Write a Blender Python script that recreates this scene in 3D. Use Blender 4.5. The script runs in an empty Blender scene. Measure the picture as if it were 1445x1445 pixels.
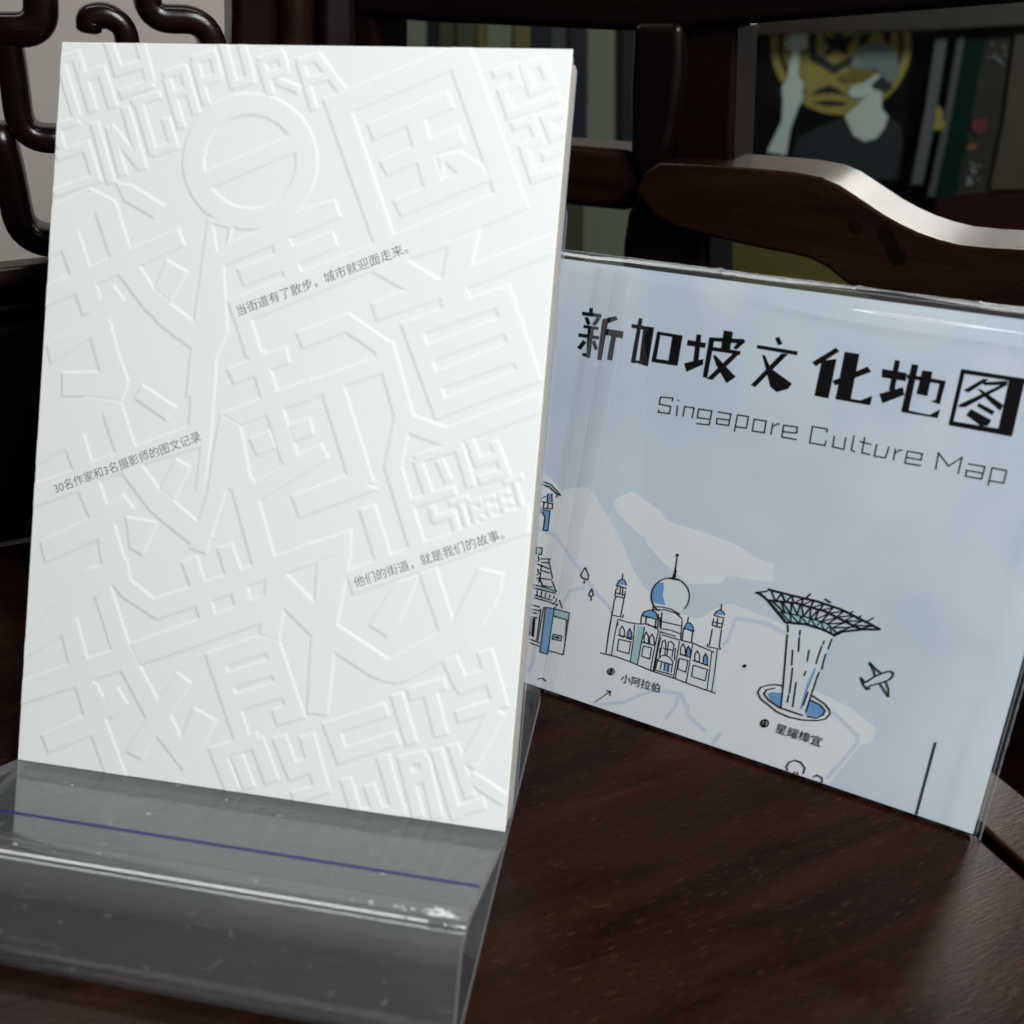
import bpy, bmesh, math, random
import numpy as np
from mathutils import Matrix, Vector
random.seed(7)
sc = bpy.context.scene
COL = sc.collection
rad = math.radians

# ------------------------------------------------------------------ camera
FPX, YAW, PIT, ROLL = 1330.32, 0.183548, -0.511634, 0.002438
CAM = np.array([0.108871, -0.178412, 0.207139])
def _rot(a, b, c):
    ca, sa, cb, sb, cc, s_ = math.cos(a), math.sin(a), math.cos(b), math.sin(b), math.cos(c), math.sin(c)
    return (np.array([[ca, -sa, 0], [sa, ca, 0], [0, 0, 1]]) @ np.array([[1, 0, 0], [0, cb, -sb], [0, sb, cb]])
            @ np.array([[cc, -s_, 0], [s_, cc, 0], [0, 0, 1]]))
RC = _rot(YAW, math.pi/2 + PIT, ROLL)
cd = bpy.data.cameras.new('camera'); cam = bpy.data.objects.new('camera', cd); COL.objects.link(cam)
m4 = np.eye(4); m4[:3, :3] = RC; m4[:3, 3] = CAM
cam.matrix_world = Matrix(m4.tolist())
cd.sensor_width = 36; cd.lens = 36*FPX/1445; cd.clip_start = 0.02; cd.clip_end = 50
cd.dof.use_dof = True; cd.dof.focus_distance = 0.322; cd.dof.aperture_fstop = 11.5
sc.camera = cam
sc.view_settings.view_transform = 'Standard'; sc.view_settings.look = 'None'
sc.view_settings.exposure = 0; sc.view_settings.gamma = 1
sc.cycles.transparent_max_bounces = 32; sc.cycles.max_bounces = 10; sc.cycles.caustics_reflective = False
# ------------------------------------------------------------------ room light
w = bpy.data.worlds.new('World'); sc.world = w; w.use_nodes = True
w.node_tree.nodes['Background'].inputs[0].default_value = (0.80, 0.88, 1.0, 1)
w.node_tree.nodes['Background'].inputs[1].default_value = 0.02
def area(name, loc, target, sx, sy, power, col):
    l = bpy.data.lights.new(name, 'AREA'); l.shape = 'RECTANGLE'; l.size = sx; l.size_y = sy
    l.energy = power; l.color = col
    o = bpy.data.objects.new(name, l); COL.objects.link(o); o.location = loc
    o.rotation_euler = (Vector(target) - Vector(loc)).to_track_quat('-Z', 'Y').to_euler()
area('room_lamp_key', (0.72, -0.38, 0.74), (0.05, 0.02, 0.1), 0.36, 0.28, 15.5, (0.98, 1.0, 1.0))
area('ceiling_lamp', (-1.35, 0.75, 2.3), (-1.35, 0.7, 0.0), 5.2, 0.30, 42, (0.97, 1.0, 0.98))

area('window_light', (0.68, 1.35, 0.98), (0.25, 0.1, 0.05), 0.22, 1.05, 9.5, (1.0, 0.99, 0.95))

# ------------------------------------------------------------------ helpers
class Plane:
    """A real plane in the place: origin, two in-plane axes, normal; traced outlines are laid on it."""
    def __init__(s, o, u, v):
        s.o = np.array(o, float); s.u = np.array(u, float); s.u /= np.linalg.norm(s.u)
        s.v = np.array(v, float); s.v -= s.u*(s.v@s.u); s.v /= np.linalg.norm(s.v); s.n = np.cross(s.u, s.v)
    def uv(s, x, y):
        d = RC @ np.array([(x-722.5)/FPX, -(y-722.5)/FPX, -1.0])
        p = CAM + d*(((s.o-CAM)@s.n)/(d@s.n)) - s.o
        return (float(p@s.u), float(p@s.v))
    def P(s, u, v, w=0.0): return s.o + s.u*u + s.v*v + s.n*w
TILES = {'F': (0, 0, 1), 'Z': (0, 0, .29066), 'A': (0, 40, .29066), 'B': (400, 40, .29066), 'C': (20, 400, .29066),
         'D': (380, 400, .29066), 'E': (20, 780, .29066), 'G': (360, 780, .29066), 'T1': (70, 50, .15225),
         'T2': (200, 50, .15225), 'T3': (340, 50, .15225), 'T4': (50, 240, .15225), 'T5': (550, 580, .15225),
         'T6': (240, 280, .15225), 'M1': (740, 340, .24913), 'M2': (1085, 360, .24913), 'M3': (740, 640, .24913),
         'M4': (1040, 780, .28381), 'R': (945, 0, .34602), 'W': (800, 0, .2559), 'L': (745, 640, .23529),
         'K': (1060, 30, .16609), 'V': (1280, 0, .24924), 'N': (700, 950, .51557)}
def tp(tile, pts):
    a, b, s = TILES[tile]; return [(a+x*s, b+y*s) for x, y in pts]
def segs(pts, wd, ext=True):
    """polyline -> list of quads with mitred joints, butt ends"""
    out = []; n = len(pts)
    dirs = []
    for i in range(n-1):
        dx, dy = pts[i+1][0]-pts[i][0], pts[i+1][1]-pts[i][1]; L = math.hypot(dx, dy) or 1e-9; dirs.append((dx/L, dy/L))
    closed = n > 3 and math.hypot(pts[0][0]-pts[-1][0], pts[0][1]-pts[-1][1]) < 1e-6
    def e(i, j):
        c = max(-1, min(1, dirs[i][0]*dirs[j][0]+dirs[i][1]*dirs[j][1])); return min(wd/2*math.tan(math.acos(c)/2), wd*.5)
    for i in range(n-1):
        d = dirs[i]
        a = e(i-1, i) if i > 0 else (e(n-2, 0) if closed else 0)
        b = e(i, i+1) if i < n-2 else (e(n-2, 0) if closed else 0)
        x0, y0 = pts[i][0]-d[0]*a, pts[i][1]-d[1]*a; x1, y1 = pts[i+1][0]+d[0]*b, pts[i+1][1]+d[1]*b
        nx, ny = -d[1]*wd/2, d[0]*wd/2
        out.append([(x0+nx, y0+ny), (x1+nx, y1+ny), (x1-nx, y1-ny), (x0-nx, y0-ny)])
    return out
def tag(o, label=None, cat=None, group=None, kind=None):
    for k, v in (('label', label), ('category', cat), ('group', group), ('kind', kind)):
        if v: o[k] = v
    return o
def empty(name, loc, label, cat, group=None):
    o = bpy.data.objects.new(name, None); COL.objects.link(o); o.location = loc; o.empty_display_size = .01
    return tag(o, label, cat, group)
def rootloc(p):
    v = Vector((0, 0, 0))
    while p is not None: v = v + p.location; p = p.parent
    return v
def mesh(name, verts, faces, mat, parent=None, smooth=False, mats=None, fmat=None):
    me = bpy.data.meshes.new(name); off = rootloc(parent)
    me.from_pydata([(float(v[0])-off.x, float(v[1])-off.y, float(v[2])-off.z) for v in verts], [], faces)
    for m in (mats or [mat]): me.materials.append(m)
    if fmat: me.polygons.foreach_set('material_index', fmat)
    if smooth: me.polygons.foreach_set('use_smooth', [True]*len(me.polygons))
    me.update()
    o = bpy.data.objects.new(name, me); COL.objects.link(o); o.parent = parent
    return o
def fixn(o):
    bm = bmesh.new(); bm.from_mesh(o.data); bmesh.ops.recalc_face_normals(bm, faces=bm.faces); bm.to_mesh(o.data); bm.free()
def bev(o, wd, seg=3):
    m = o.modifiers.new('bevel', 'BEVEL'); m.width = wd; m.segments = seg; m.limit_method = 'ANGLE'; m.angle_limit = rad(35)
    o.data.polygons.foreach_set('use_smooth', [True]*len(o.data.polygons))
    m.harden_normals = True
    return o
def prism(name, pl, uvs, w0, w1, mat, parent=None, bevel=0, seg=3):
    """outline on a plane given real thickness from w0 (front) to w1 (back)"""
    n = len(uvs)
    V = [pl.P(u, v, w0) for u, v in uvs] + [pl.P(u, v, w1) for u, v in uvs]
    Fs = [list(range(n)), list(range(2*n-1, n-1, -1))] + [[(i+1) % n, i, n+i, n+(i+1) % n] for i in range(n)]
    o = mesh(name, V, Fs, mat, parent); fixn(o)
    if bevel: bev(o, bevel, seg)
    return o
def box(name, x0, x1, y0, y1, z0, z1, mat, parent=None, bevel=0):
    pl = Plane((0, 0, 0), (1, 0, 0), (0, 1, 0))
    return prism(name, pl, [(x0, y0), (x1, y0), (x1, y1), (x0, y1)], z1, z0, mat, parent, bevel)
class Print:
    """flat print collected as thin faces, each a hair above the last"""
    def __init__(s, pl, w0, clip=None): s.pl, s.w, s.V, s.F, s.clip = pl, w0, [], [], clip
    def face(s, px, step=3e-7, raw=False):
        uv = px if raw else [s.pl.uv(*p) for p in px]
        if s.clip: uv = clip_poly(uv, s.clip)
        if len(uv) < 3: return
        k = len(s.V); s.V += [s.pl.P(u, v, s.w) for u, v in uv]; s.F.append(list(range(k, k+len(uv)))); s.w += step
    def fill(s, tile, pts): s.face(tp(tile, pts))
    def line(s, tile, pts, wd=6):
        q = tp(tile, pts); sc_ = TILES[tile][2]
        for g in segs(q, wd*sc_*(1.25 if wd < 10 else 1)): s.face(g)
    def build(s, name, mat, parent):
        o = mesh(name, s.V, s.F, mat, parent)
        nn = s.pl.n
        bm = bmesh.new(); bm.from_mesh(o.data)
        for f in bm.faces:
            if f.normal.dot(Vector(nn)) < 0: f.normal_flip()
        bm.to_mesh(o.data); bm.free(); return o
def build_each(pr_, name, mat, parent, groups=None):
    k = 0
    for n in (groups or [1]*len(pr_.F)):
        q = Print(pr_.pl, 0); mp = {}
        for f in pr_.F[k:k+n]:
            b0 = len(q.V); q.V += [pr_.V[i] for i in f]; q.F.append(list(range(b0, b0+len(f))))
        k += n
        if q.F: q.build(name, mat, parent)
def clip_poly(poly, c):
    u0, u1, v0, v1 = c
    for ax, lim, sg in ((0, u0, 1), (0, u1, -1), (1, v0, 1), (1, v1, -1)):
        out = []; n = len(poly)
        for i in range(n):
            a, b = poly[i], poly[(i+1) % n]; ia, ib = (a[ax]-lim)*sg >= 0, (b[ax]-lim)*sg >= 0
            if ia: out.append(a)
            if ia != ib:
                t = (lim-a[ax])/(b[ax]-a[ax]); out.append((a[0]+(b[0]-a[0])*t, a[1]+(b[1]-a[1])*t))
        poly = out
        if len(poly) < 3: return []
    return poly
def text_mesh(name, body, pl, p0, p1, w, mat, parent, hscale=1.0, bold=0.0):
    """lettering fitted between two points of a plane (lower left, lower right)"""
    c = bpy.data.curves.new(name, 'FONT'); c.body = body; c.offset = bold
    o = bpy.data.objects.new(name+'_tmp', c); COL.objects.link(o)
    dg = bpy.context.evaluated_depsgraph_get(); me = bpy.data.meshes.new_from_object(o.evaluated_get(dg))
    COL.objects.unlink(o); bpy.data.objects.remove(o)
    co = np.array([v.co[:2] for v in me.vertices]); mn, mx = co.min(0), co.max(0)
    a, b = np.array(pl.uv(*p0)), np.array(pl.uv(*p1)); d = b-a; L = np.linalg.norm(d); d /= L; e = np.array([-d[1], d[0]])
    s = L/(mx[0]-mn[0]); q = co-mn; uv = a + np.outer(q[:, 0]*s, d) + np.outer(q[:, 1]*s*hscale, e)
    off = rootloc(parent)
    for v, (u, vv) in zip(me.vertices, uv):
        v.co = Vector(pl.P(u, vv, w).tolist()) - off
    me.name = name; me.materials.clear(); me.materials.append(mat)
    r = bpy.data.objects.new(name, me); COL.objects.link(r); r.parent = parent
    return r

# ------------------------------------------------------------------ materials
def newmat(name):
    m = bpy.data.materials.new(name); m.use_nodes = True; nt = m.node_tree
    return m, nt, nt.nodes['Principled BSDF'], nt.nodes, nt.links
def plain(name, col, rough=.6, spec=.5, metal=0, bump=0, bscale=200, var=0.0, vscale=8):
    m, nt, p, N, L = newmat(name)
    p.inputs['Base Color'].default_value = (*col, 1); p.inputs['Roughness'].default_value = rough
    p.inputs['Specular IOR Level'].default_value = spec; p.inputs['Metallic'].default_value = metal
    tc = N.new('ShaderNodeTexCoord')
    if bump:
        t = N.new('ShaderNodeTexNoise'); t.inputs['Scale'].default_value = bscale; t.inputs['Detail'].default_value = 6
        L.new(tc.outputs['Object'], t.inputs['Vector'])
        b = N.new('ShaderNodeBump'); b.inputs['Strength'].default_value = bump; b.inputs['Distance'].default_value = .0005
        L.new(t.outputs['Fac'], b.inputs['Height']); L.new(b.outputs[0], p.inputs['Normal'])
    if var:
        t = N.new('ShaderNodeTexNoise'); t.inputs['Scale'].default_value = vscale; t.inputs['Detail'].default_value = 4
        L.new(tc.outputs['Object'], t.inputs['Vector'])
        r = N.new('ShaderNodeMapRange'); r.inputs[3].default_value = 1-var; r.inputs[4].default_value = 1+var
        L.new(t.outputs['Fac'], r.inputs[0])
        x = N.new('ShaderNodeVectorMath'); x.operation = 'SCALE'; x.inputs[0].default_value = col; L.new(r.outputs[0], x.inputs['Scale'])
        L.new(x.outputs[0], p.inputs['Base Color'])
    return m
def wood(name, ang, c0, c1, rough=.32, pores=1.0, coat=.25, grain=1.0, spec=.2):
    """dark polished rosewood: long streaks, short light pores, fine relief"""
    m, nt, p, N, L = newmat(name)
    tc = N.new('ShaderNodeTexCoord'); rt = N.new('ShaderNodeMapping'); rt.inputs['Rotation'].default_value = (0, 0, -ang)
    L.new(tc.outputs['Object'], rt.inputs[0])
    def noise(sx, sy, sz, detail=4, rgh=.6, dist=0):
        mp = N.new('ShaderNodeMapping'); mp.inputs['Scale'].default_value = (sx, sy, sz); L.new(rt.outputs[0], mp.inputs[0])
        t = N.new('ShaderNodeTexNoise'); t.inputs['Scale'].default_value = 1; t.inputs['Detail'].default_value = detail
        t.inputs['Roughness'].default_value = rgh; t.inputs['Distortion'].default_value = dist; L.new(mp.outputs[0], t.inputs['Vector']); return t
    a = noise(9*grain, 75*grain, 75*grain, 5, .62, .5); b = noise(190*grain, 1900*grain, 1900*grain, 3, .6); cl = noise(7, 16, 16, 3)
    r1 = N.new('ShaderNodeMapRange'); r1.inputs[1].default_value = .32; r1.inputs[2].default_value = .72; L.new(a.outputs[0], r1.inputs[0])
    mul = N.new('ShaderNodeMath'); mul.operation = 'MULTIPLY'; L.new(r1.outputs[0], mul.inputs[0])
    r2 = N.new('ShaderNodeMapRange'); r2.inputs[1].default_value = .3; r2.inputs[2].default_value = .7; r2.inputs[3].default_value = .25; L.new(cl.outputs[0], r2.inputs[0])
    L.new(r2.outputs[0], mul.inputs[1])
    mx = N.new('ShaderNodeMix'); mx.data_type = 'RGBA'; mx.inputs[6].default_value = (*c0, 1); mx.inputs[7].default_value = (*c1, 1); L.new(mul.outputs[0], mx.inputs[0])
    r3 = N.new('ShaderNodeMapRange'); r3.inputs[1].default_value = .60; r3.inputs[2].default_value = .72; r3.inputs[4].default_value = .55*pores; L.new(b.outputs[0], r3.inputs[0])
    m2 = N.new('ShaderNodeMix'); m2.data_type = 'RGBA'; m2.inputs[7].default_value = (.10, .045, .022, 1); L.new(mx.outputs[2], m2.inputs[6]); 
    k = N.new('ShaderNodeMath'); k.operation = 'MULTIPLY'; L.new(r3.outputs[0], k.inputs[0]); L.new(r2.outputs[0], k.inputs[1]); L.new(k.outputs[0], m2.inputs[0])
    L.new(m2.outputs[2], p.inputs['Base Color'])
    rr = N.new('ShaderNodeMapRange'); rr.inputs[3].default_value = rough-.06; rr.inputs[4].default_value = rough+.12; L.new(cl.outputs[0], rr.inputs[0]); L.new(rr.outputs[0], p.inputs['Roughness'])
    bp = N.new('ShaderNodeBump'); bp.inputs['Strength'].default_value = .22; bp.inputs['Distance'].default_value = .0002
    L.new(b.outputs[0], bp.inputs['Height']); L.new(bp.outputs[0], p.inputs['Normal'])
    p.inputs['Coat Weight'].default_value = coat; p.inputs['Coat Roughness'].default_value = .18; p.inputs['Specular IOR Level'].default_value = spec
    return m
def clear(name, tint, rough, haze, ior=1.49, bump=0, dust=0.0, spec=1.0):
    """clear plastic sheet: transparent face with fresnel reflection, a little haze and surface scratches"""
    m, nt, p, N, L = newmat(name); N.remove(p); out = N['Material Output']
    t = N.new('ShaderNodeBsdfTransparent'); t.inputs[0].default_value = (*tint, 1)
    g = N.new('ShaderNodeBsdfGlossy'); g.inputs['Roughness'].default_value = rough; g.inputs[0].default_value = (spec, spec, spec, 1)
    f = N.new('ShaderNodeFresnel'); ge = N.new('ShaderNodeNewGeometry'); io = N.new('ShaderNodeMix')
    io.inputs[2].default_value = ior; io.inputs[3].default_value = 1/ior       # same reflectance from either side of the sheet
    L.new(ge.outputs['Backfacing'], io.inputs[0]); L.new(io.outputs[0], f.inputs[0])
    mx = N.new('ShaderNodeMixShader'); L.new(f.outputs[0], mx.inputs[0]); L.new(t.outputs[0], mx.inputs[1]); L.new(g.outputs[0], mx.inputs[2])
    d = N.new('ShaderNodeBsdfDiffuse'); d.inputs[0].default_value = (.75, .78, .8, 1)
    m2 = N.new('ShaderNodeMixShader'); L.new(mx.outputs[0], m2.inputs[1]); L.new(d.outputs[0], m2.inputs[2]); m2.inputs[0].default_value = haze
    tc = N.new('ShaderNodeTexCoord')
    if dust:
        v = N.new('ShaderNodeTexNoise'); v.inputs['Scale'].default_value = 260; v.inputs['Detail'].default_value = 2; L.new(tc.outputs['Object'], v.inputs['Vector'])
        mp = N.new('ShaderNodeMapping'); mp.inputs['Rotation'].default_value = (.4, .3, .6); mp.inputs['Scale'].default_value = (60, 1400, 60); L.new(tc.outputs['Object'], mp.inputs[0])
        v2 = N.new('ShaderNodeTexNoise'); v2.inputs['Scale'].default_value = 1; L.new(mp.outputs[0], v2.inputs['Vector'])
        a = N.new('ShaderNodeMapRange'); a.inputs[1].default_value = .70; a.inputs[2].default_value = .78; a.inputs[4].default_value = dust; L.new(v.outputs[0], a.inputs[0])
        b = N.new('ShaderNodeMapRange'); b.inputs[1].default_value = .68; b.inputs[2].default_value = .8; b.inputs[4].default_value = dust*.5; L.new(v2.outputs[0], b.inputs[0])
        s = N.new('ShaderNodeMath'); L.new(a.outputs[0], s.inputs[0]); L.new(b.outputs[0], s.inputs[1])
        s2 = N.new('ShaderNodeMath'); s2.inputs[1].default_value = haze; L.new(s.outputs[0], s2.inputs[0]); L.new(s2.outputs[0], m2.inputs[0])
    if bump:
        v = N.new('ShaderNodeTexNoise'); v.inputs['Scale'].default_value = 35; L.new(tc.outputs['Object'], v.inputs['Vector'])
        b = N.new('ShaderNodeBump'); b.inputs['Strength'].default_value = bump; b.inputs['Distance'].default_value = .001; L.new(v.outputs[0], b.inputs['Height'])
        L.new(b.outputs[0], g.inputs['Normal'])
    L.new(m2.outputs[0], out.inputs[0])
    return m
M = {}
M['paper'] = plain('white_textured_paper', (.80, .83, .805), .85, .2, bump=.08, bscale=1300)
M['page'] = plain('cream_page', (.36, .34, .29), .9, .2, bump=.5, bscale=900)
M['page_gap'] = plain('page_shadow_edge', (.05, .05, .05), .9, .1)
M['back_cover'] = plain('grey_board', (.30, .31, .36), .8, .2)
M['ink'] = plain('grey_ink', (.16, .16, .14), .8, .2)
M['seat'] = wood('polished_rosewood_seat', rad(33), (.0050, .0013, .0007), (.034, .0100, .0040), .165, 1.1, .0, 1.0, .13)
M['wood'] = wood('polished_rosewood_back', rad(-20), (.002, .0008, .0006), (.010, .0034, .002), .34, .3, .04)
M['armwood'] = wood('red_rosewood_arm', rad(-20), (.006, .0018, .0010), (.040, .0145, .0065), .27, .6, .05)
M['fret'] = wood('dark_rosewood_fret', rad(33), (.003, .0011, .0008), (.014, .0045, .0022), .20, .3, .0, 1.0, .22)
M['acrylic'] = clear('clear_acrylic', (.93, .938, .945), .06, .026, dust=.12, spec=.8)  # milky haze, raised in place of the bright room's reflection
M['acrylic_bend'] = clear('clear_acrylic_bend', (.92, .92, .92), .02, .04, 1.75, dust=.1)
M['acrylic_edge'] = clear('acrylic_cut_edge', (.72, .73, .76), .25, .16)
M['film'] = clear('clear_film', (.985, .985, .985), .04, .0015, 1.5, bump=.25)
M['film_strip'] = clear('film_double_layer', (1, 1, 1), .25, .06, 1.25, bump=.2)
M['blue_line'] = plain('blue_printed_line', (.010, .010, .12), .5, .2)
# map papers
def map_paper():
    m, nt, p, N, L = newmat('pale_blue_printed_paper')
    tc = N.new('ShaderNodeTexCoord')
    def noise(s, d, off):
        mp = N.new('ShaderNodeMapping'); mp.inputs['Location'].default_value = (off, 0, 0); L.new(tc.outputs['Object'], mp.inputs[0])
        t = N.new('ShaderNodeTexNoise'); t.inputs['Scale'].default_value = s; t.inputs['Detail'].default_value = d; L.new(mp.outputs[0], t.inputs[0]); return t
    a, b = noise(14, 3, 0), noise(22, 4, 3.1)
    r = N.new('ShaderNodeMapRange'); r.inputs[1].default_value = .35; r.inputs[2].default_value = .65; L.new(a.outputs[0], r.inputs[0])
    mx = N.new('ShaderNodeMix'); mx.data_type = 'RGBA'; mx.inputs[6].default_value = (.53, .63, .735, 1); mx.inputs[7].default_value = (.655, .745, .81, 1); L.new(r.outputs[0], mx.inputs[0])
    r2 = N.new('ShaderNodeMapRange'); r2.inputs[1].default_value = .5; r2.inputs[2].default_value = .68; r2.inputs[4].default_value = .6; L.new(b.outputs[0], r2.inputs[0])
    m2 = N.new('ShaderNodeMix'); m2.data_type = 'RGBA'; m2.inputs[7].default_value = (.74, .745, .845, 1); L.new(mx.outputs[2], m2.inputs[6]); L.new(r2.outputs[0], m2.inputs[0])
    L.new(m2.outputs[2], p.inputs['Base Color']); p.inputs['Roughness'].default_value = .6
    return m
M['map'] = map_paper()
M['land'] = plain('pale_land_print', (.78, .82, .84), .65, .3, var=.06, vscale=25)
M['road'] = plain('pale_blue_road_print', (.60, .69, .80), .65, .3)
M['black'] = plain('black_print', (.005, .004, .004), .6, .08)
M['lineink'] = plain('black_line_print', (.010, .011, .013), .6, .1)
M['blue'] = plain('blue_print', (.16, .36, .66), .6, .3, var=.25, vscale=60)
M['teal'] = plain('teal_print', (.36, .58, .60), .6, .3, var=.1, vscale=60)
M['lightfill'] = plain('white_print', (.72, .77, .80), .65, .3)
M['digit'] = plain('grey_digit_print', (.4, .42, .44), .65, .3)
# ------------------------------------------------------------------ seat (the surface everything stands on)
GD = np.array([math.cos(rad(32)), math.sin(rad(32))]); SD = np.array([math.cos(rad(-54)), math.sin(rad(-54))])
gl = np.array([-.165, .1155]); gr = np.array([.2026, .0277])
tt = np.linalg.solve(np.array([GD, -SD]).T, gr-gl); corner = gl + GD*tt[0]
GR = Plane((0, 0, 0), (1, 0, 0), (0, 1, 0))
fl = gl - GD*.5; fr = gr + SD*.5
chair = empty('carved_wooden_chair', (float(corner[0]), float(corner[1]), 0), 'dark polished rosewood chair with carved fretwork side and curved arm rail, under the book stand', 'chair')
prism('seat_panel', GR, [tuple(fl), tuple(fl-SD*-.9), tuple(fr-GD*.5), tuple(fr), tuple(corner)], 0, -.018, M['seat'], chair, .0012)
nS = np.array([-SD[1], SD[0]])           # outward (right) of the right-hand joint
g0, g1 = corner + nS*.0018 - SD*.02, fr + nS*.0018
prism('seat_frame', GR, [tuple(g0), tuple(g1), tuple(g1+nS*.021), tuple(g0+nS*.021)], .0022, -.03, M['seat'], chair, .0015)
prism('seat_moulding', GR, [tuple(g0+nS*-.006), tuple(g1+nS*-.006), tuple(g1+nS*.02), tuple(g0+nS*.02)], -.0185, -.04, M['wood'], chair, .001)
# left side (P2) : stands on the left-hand joint of the seat, runs to the back corner
P2 = Plane((gl[0], gl[1], 0), (GD[0], GD[1], 0), (0, 0, 1))      # normal points to the camera side
def part_px(name, pl, tile, pts, th, mat, bevel=.003, w0=0.0, seg=3):
    return prism(name, pl, [pl.uv(*q) for q in tp(tile, pts)], w0, w0-th, M[mat], chair, bevel, seg)
part_px('side_board', P2, 'F', [(-60, 471), (110, 439), (110, 749), (-60, 781)], .02, 'wood', .003)
part_px('side_rail', P2, 'F', [(-60, 440), (140, 410), (140, 428), (-60, 458)], .014, 'wood', .003)
part_px('side_rail', P2, 'F', [(-60, 388), (140, 366), (140, 396), (-60, 420)], .018, 'armwood', .004)
part_px('shadow_board', P2, 'F', [(-60, 395), (140, 375), (140, 445), (-60, 475)], .004, 'fret', .001, -.016)  # dark backing that stands for the shadow gaps between the rails
def carved_bar(name, pts, wpx, depth=-.011, fil=.010):
    """round-shouldered carved bar swept along a filleted path in the side panel"""
    q = [np.array(P2.uv(*p)) for p in tp('Z', pts)]
    s = np.linalg.norm(q[1]-q[0])/(math.hypot(pts[1][0]-pts[0][0], pts[1][1]-pts[0][1])); r = wpx*s/2*1.2
    path = [q[0]]
    for k in range(1, len(q)-1):
        d0 = q[k-1]-q[k]; d1 = q[k+1]-q[k]; l0, l1 = np.linalg.norm(d0), np.linalg.norm(d1); f = min(fil*.8, l0*.48, l1*.48)
        A_, B_ = q[k]+d0/l0*f, q[k]+d1/l1*f
        for t in np.linspace(0, 1, 9): path.append((1-t)**2*A_+2*t*(1-t)*q[k]+t*t*B_)
    path.append(q[-1]); path = np.array(path); tg = np.gradient(path, axis=0); tg /= np.linalg.norm(tg, axis=1)[:, None]; nm = np.stack([-tg[:, 1], tg[:, 0]], 1)
    V, Fs = [], []; m = 20
    sq = lambda v: math.copysign(abs(v)**.55, v)
    ends = [(0, .0, -.35), (0, .6, -.28), (0, .9, -.12)] + [(k, 1, 0) for k in range(len(path))] + [(len(path)-1, .9, .12), (len(path)-1, .6, .28), (len(path)-1, 0, .35)]
    for k, sc_, ex in ends:
        c0 = path[k]+tg[k]*ex*r
        for j in range(m):
            an = 2*math.pi*j/m; u, v = c0+nm[k]*r*sq(math.cos(an))*max(sc_, .02); V.append(P2.P(u, v, depth+.011*sq(math.sin(an))*max(sc_, .02)))
    for k in range(len(ends)-1):
        for j in range(m): Fs.append([k*m+j, k*m+(j+1) % m, (k+1)*m+(j+1) % m, (k+1)*m+j])
    o = mesh(name, V, Fs, M['fret'], chair, True); fixn(o); return o
carved_bar('fretwork_bar', [(185, -200), (198, 150), (-160, 152)], 152, -.011, .009)
carved_bar('fretwork_bar', [(5, 90), (50, 330), (95, 690), (420, 697)], 128, -.0125, .012)
carved_bar('fretwork_bar', [(-30, 640), (20, 800), (100, 1190), (420, 1220)], 135, -.0135, .012)
carved_bar('fretwork_scroll', [(432, 150), (430, 92), (520, 72), (610, 135), (650, 380)], 112, -.0125, .012)
carved_bar('fretwork_bar', [(712, -220), (722, 95), (1010, 98), (1085, 360)], 128, -.011, .010)
# side post between the fretwork and the back
part_px('back_post', P2, 'F', [(326, -90), (392, -90), (392, 330), (330, 330)], .03, 'fret', .004, .003)
part_px('back_post', P2, 'F', [(394, -90), (446, -90), (446, 330), (394, 330)], .03, 'armwood', .006, .001)
part_px('back_post', P2, 'F', [(448, -90), (500, -90), (505, 330), (448, 330)], .03, 'wood', .004, .003)

# back (P1) : the panel the map leans in front of, with the corner post and the S-shaped arm rail
P1 = Plane((.07, .27, 0), (math.cos(rad(-20.5)), math.sin(rad(-20.5)), 0), (0, 0, 1))
part_px('back_post', P1, 'F', [(480, -150), (527, -150), (527, 20), (532, 400), (480, 400)], .03, 'fret', .004)
part_px('top_rail', P1, 'F', [(480, -150), (1600, -260), (1600, -20), (1445, 3), (1030, 36), (966, 41), (890, 44), (605, 31), (480, 20)], .03, 'wood', .004, .002)
part_px('corner_post', P1, 'F', [(897, 30), (966, 30), (965, 100), (955, 170), (943, 223), (912, 259), (893, 220), (892, 130)], .03, 'wood', .004, .004)
part_px('corner_post', P1, 'F', [(912, 262), (945, 300), (1003, 326), (1000, 470), (876, 470), (882, 340), (888, 300)], .03, 'wood', .004, .004)
part_px('middle_rail', P1, 'F', [(500, 190), (780, 203), (891, 212), (909, 260), (888, 300), (780, 289), (500, 262)], .03, 'armwood', .005, .001)
part_px('corner_infill', P1, 'F', [(955, 30), (1034, 30), (1028, 240), (940, 240)], .03, 'fret', .003, -.004)
arm = [(0, 650), (180, 655), (380, 670), (540, 685), (650, 705), (720, 735), (780, 775), (840, 815), (900, 855), (970, 893), (1040, 925), (1120, 952), (1200, 972), (1320, 985), (1445, 992), (1700, 1000),
       (1700, 1450), (1100, 1300), (960, 1240), (860, 1195), (790, 1160), (730, 1115), (670, 1065), (600, 1030), (520, 1012), (450, 1000), (330, 975), (180, 938), (60, 905), (-20, 860), (-95, 765), (-60, 690)]
part_px('wear_mark', P1, 'R', [(880, 905), (915, 900), (945, 930), (960, 975), (990, 1010), (985, 1045), (950, 1055), (925, 1020), (915, 970), (885, 945)], .0003, 'fret', 0, .01235)
part_px('wear_mark', P1, 'R', [(765, 880), (795, 875), (820, 905), (800, 925), (775, 915)], .0003, 'fret', 0, .01235)
part_px('scarf_joint', P1, 'R', [(1330, 1185), (1336, 1183), (1700, 960), (1700, 972)], .0003, 'fret', 0, .01235)
o = part_px('arm_rail', P1, 'R', arm, .038, 'armwood', .0016, .012, 3)
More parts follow.
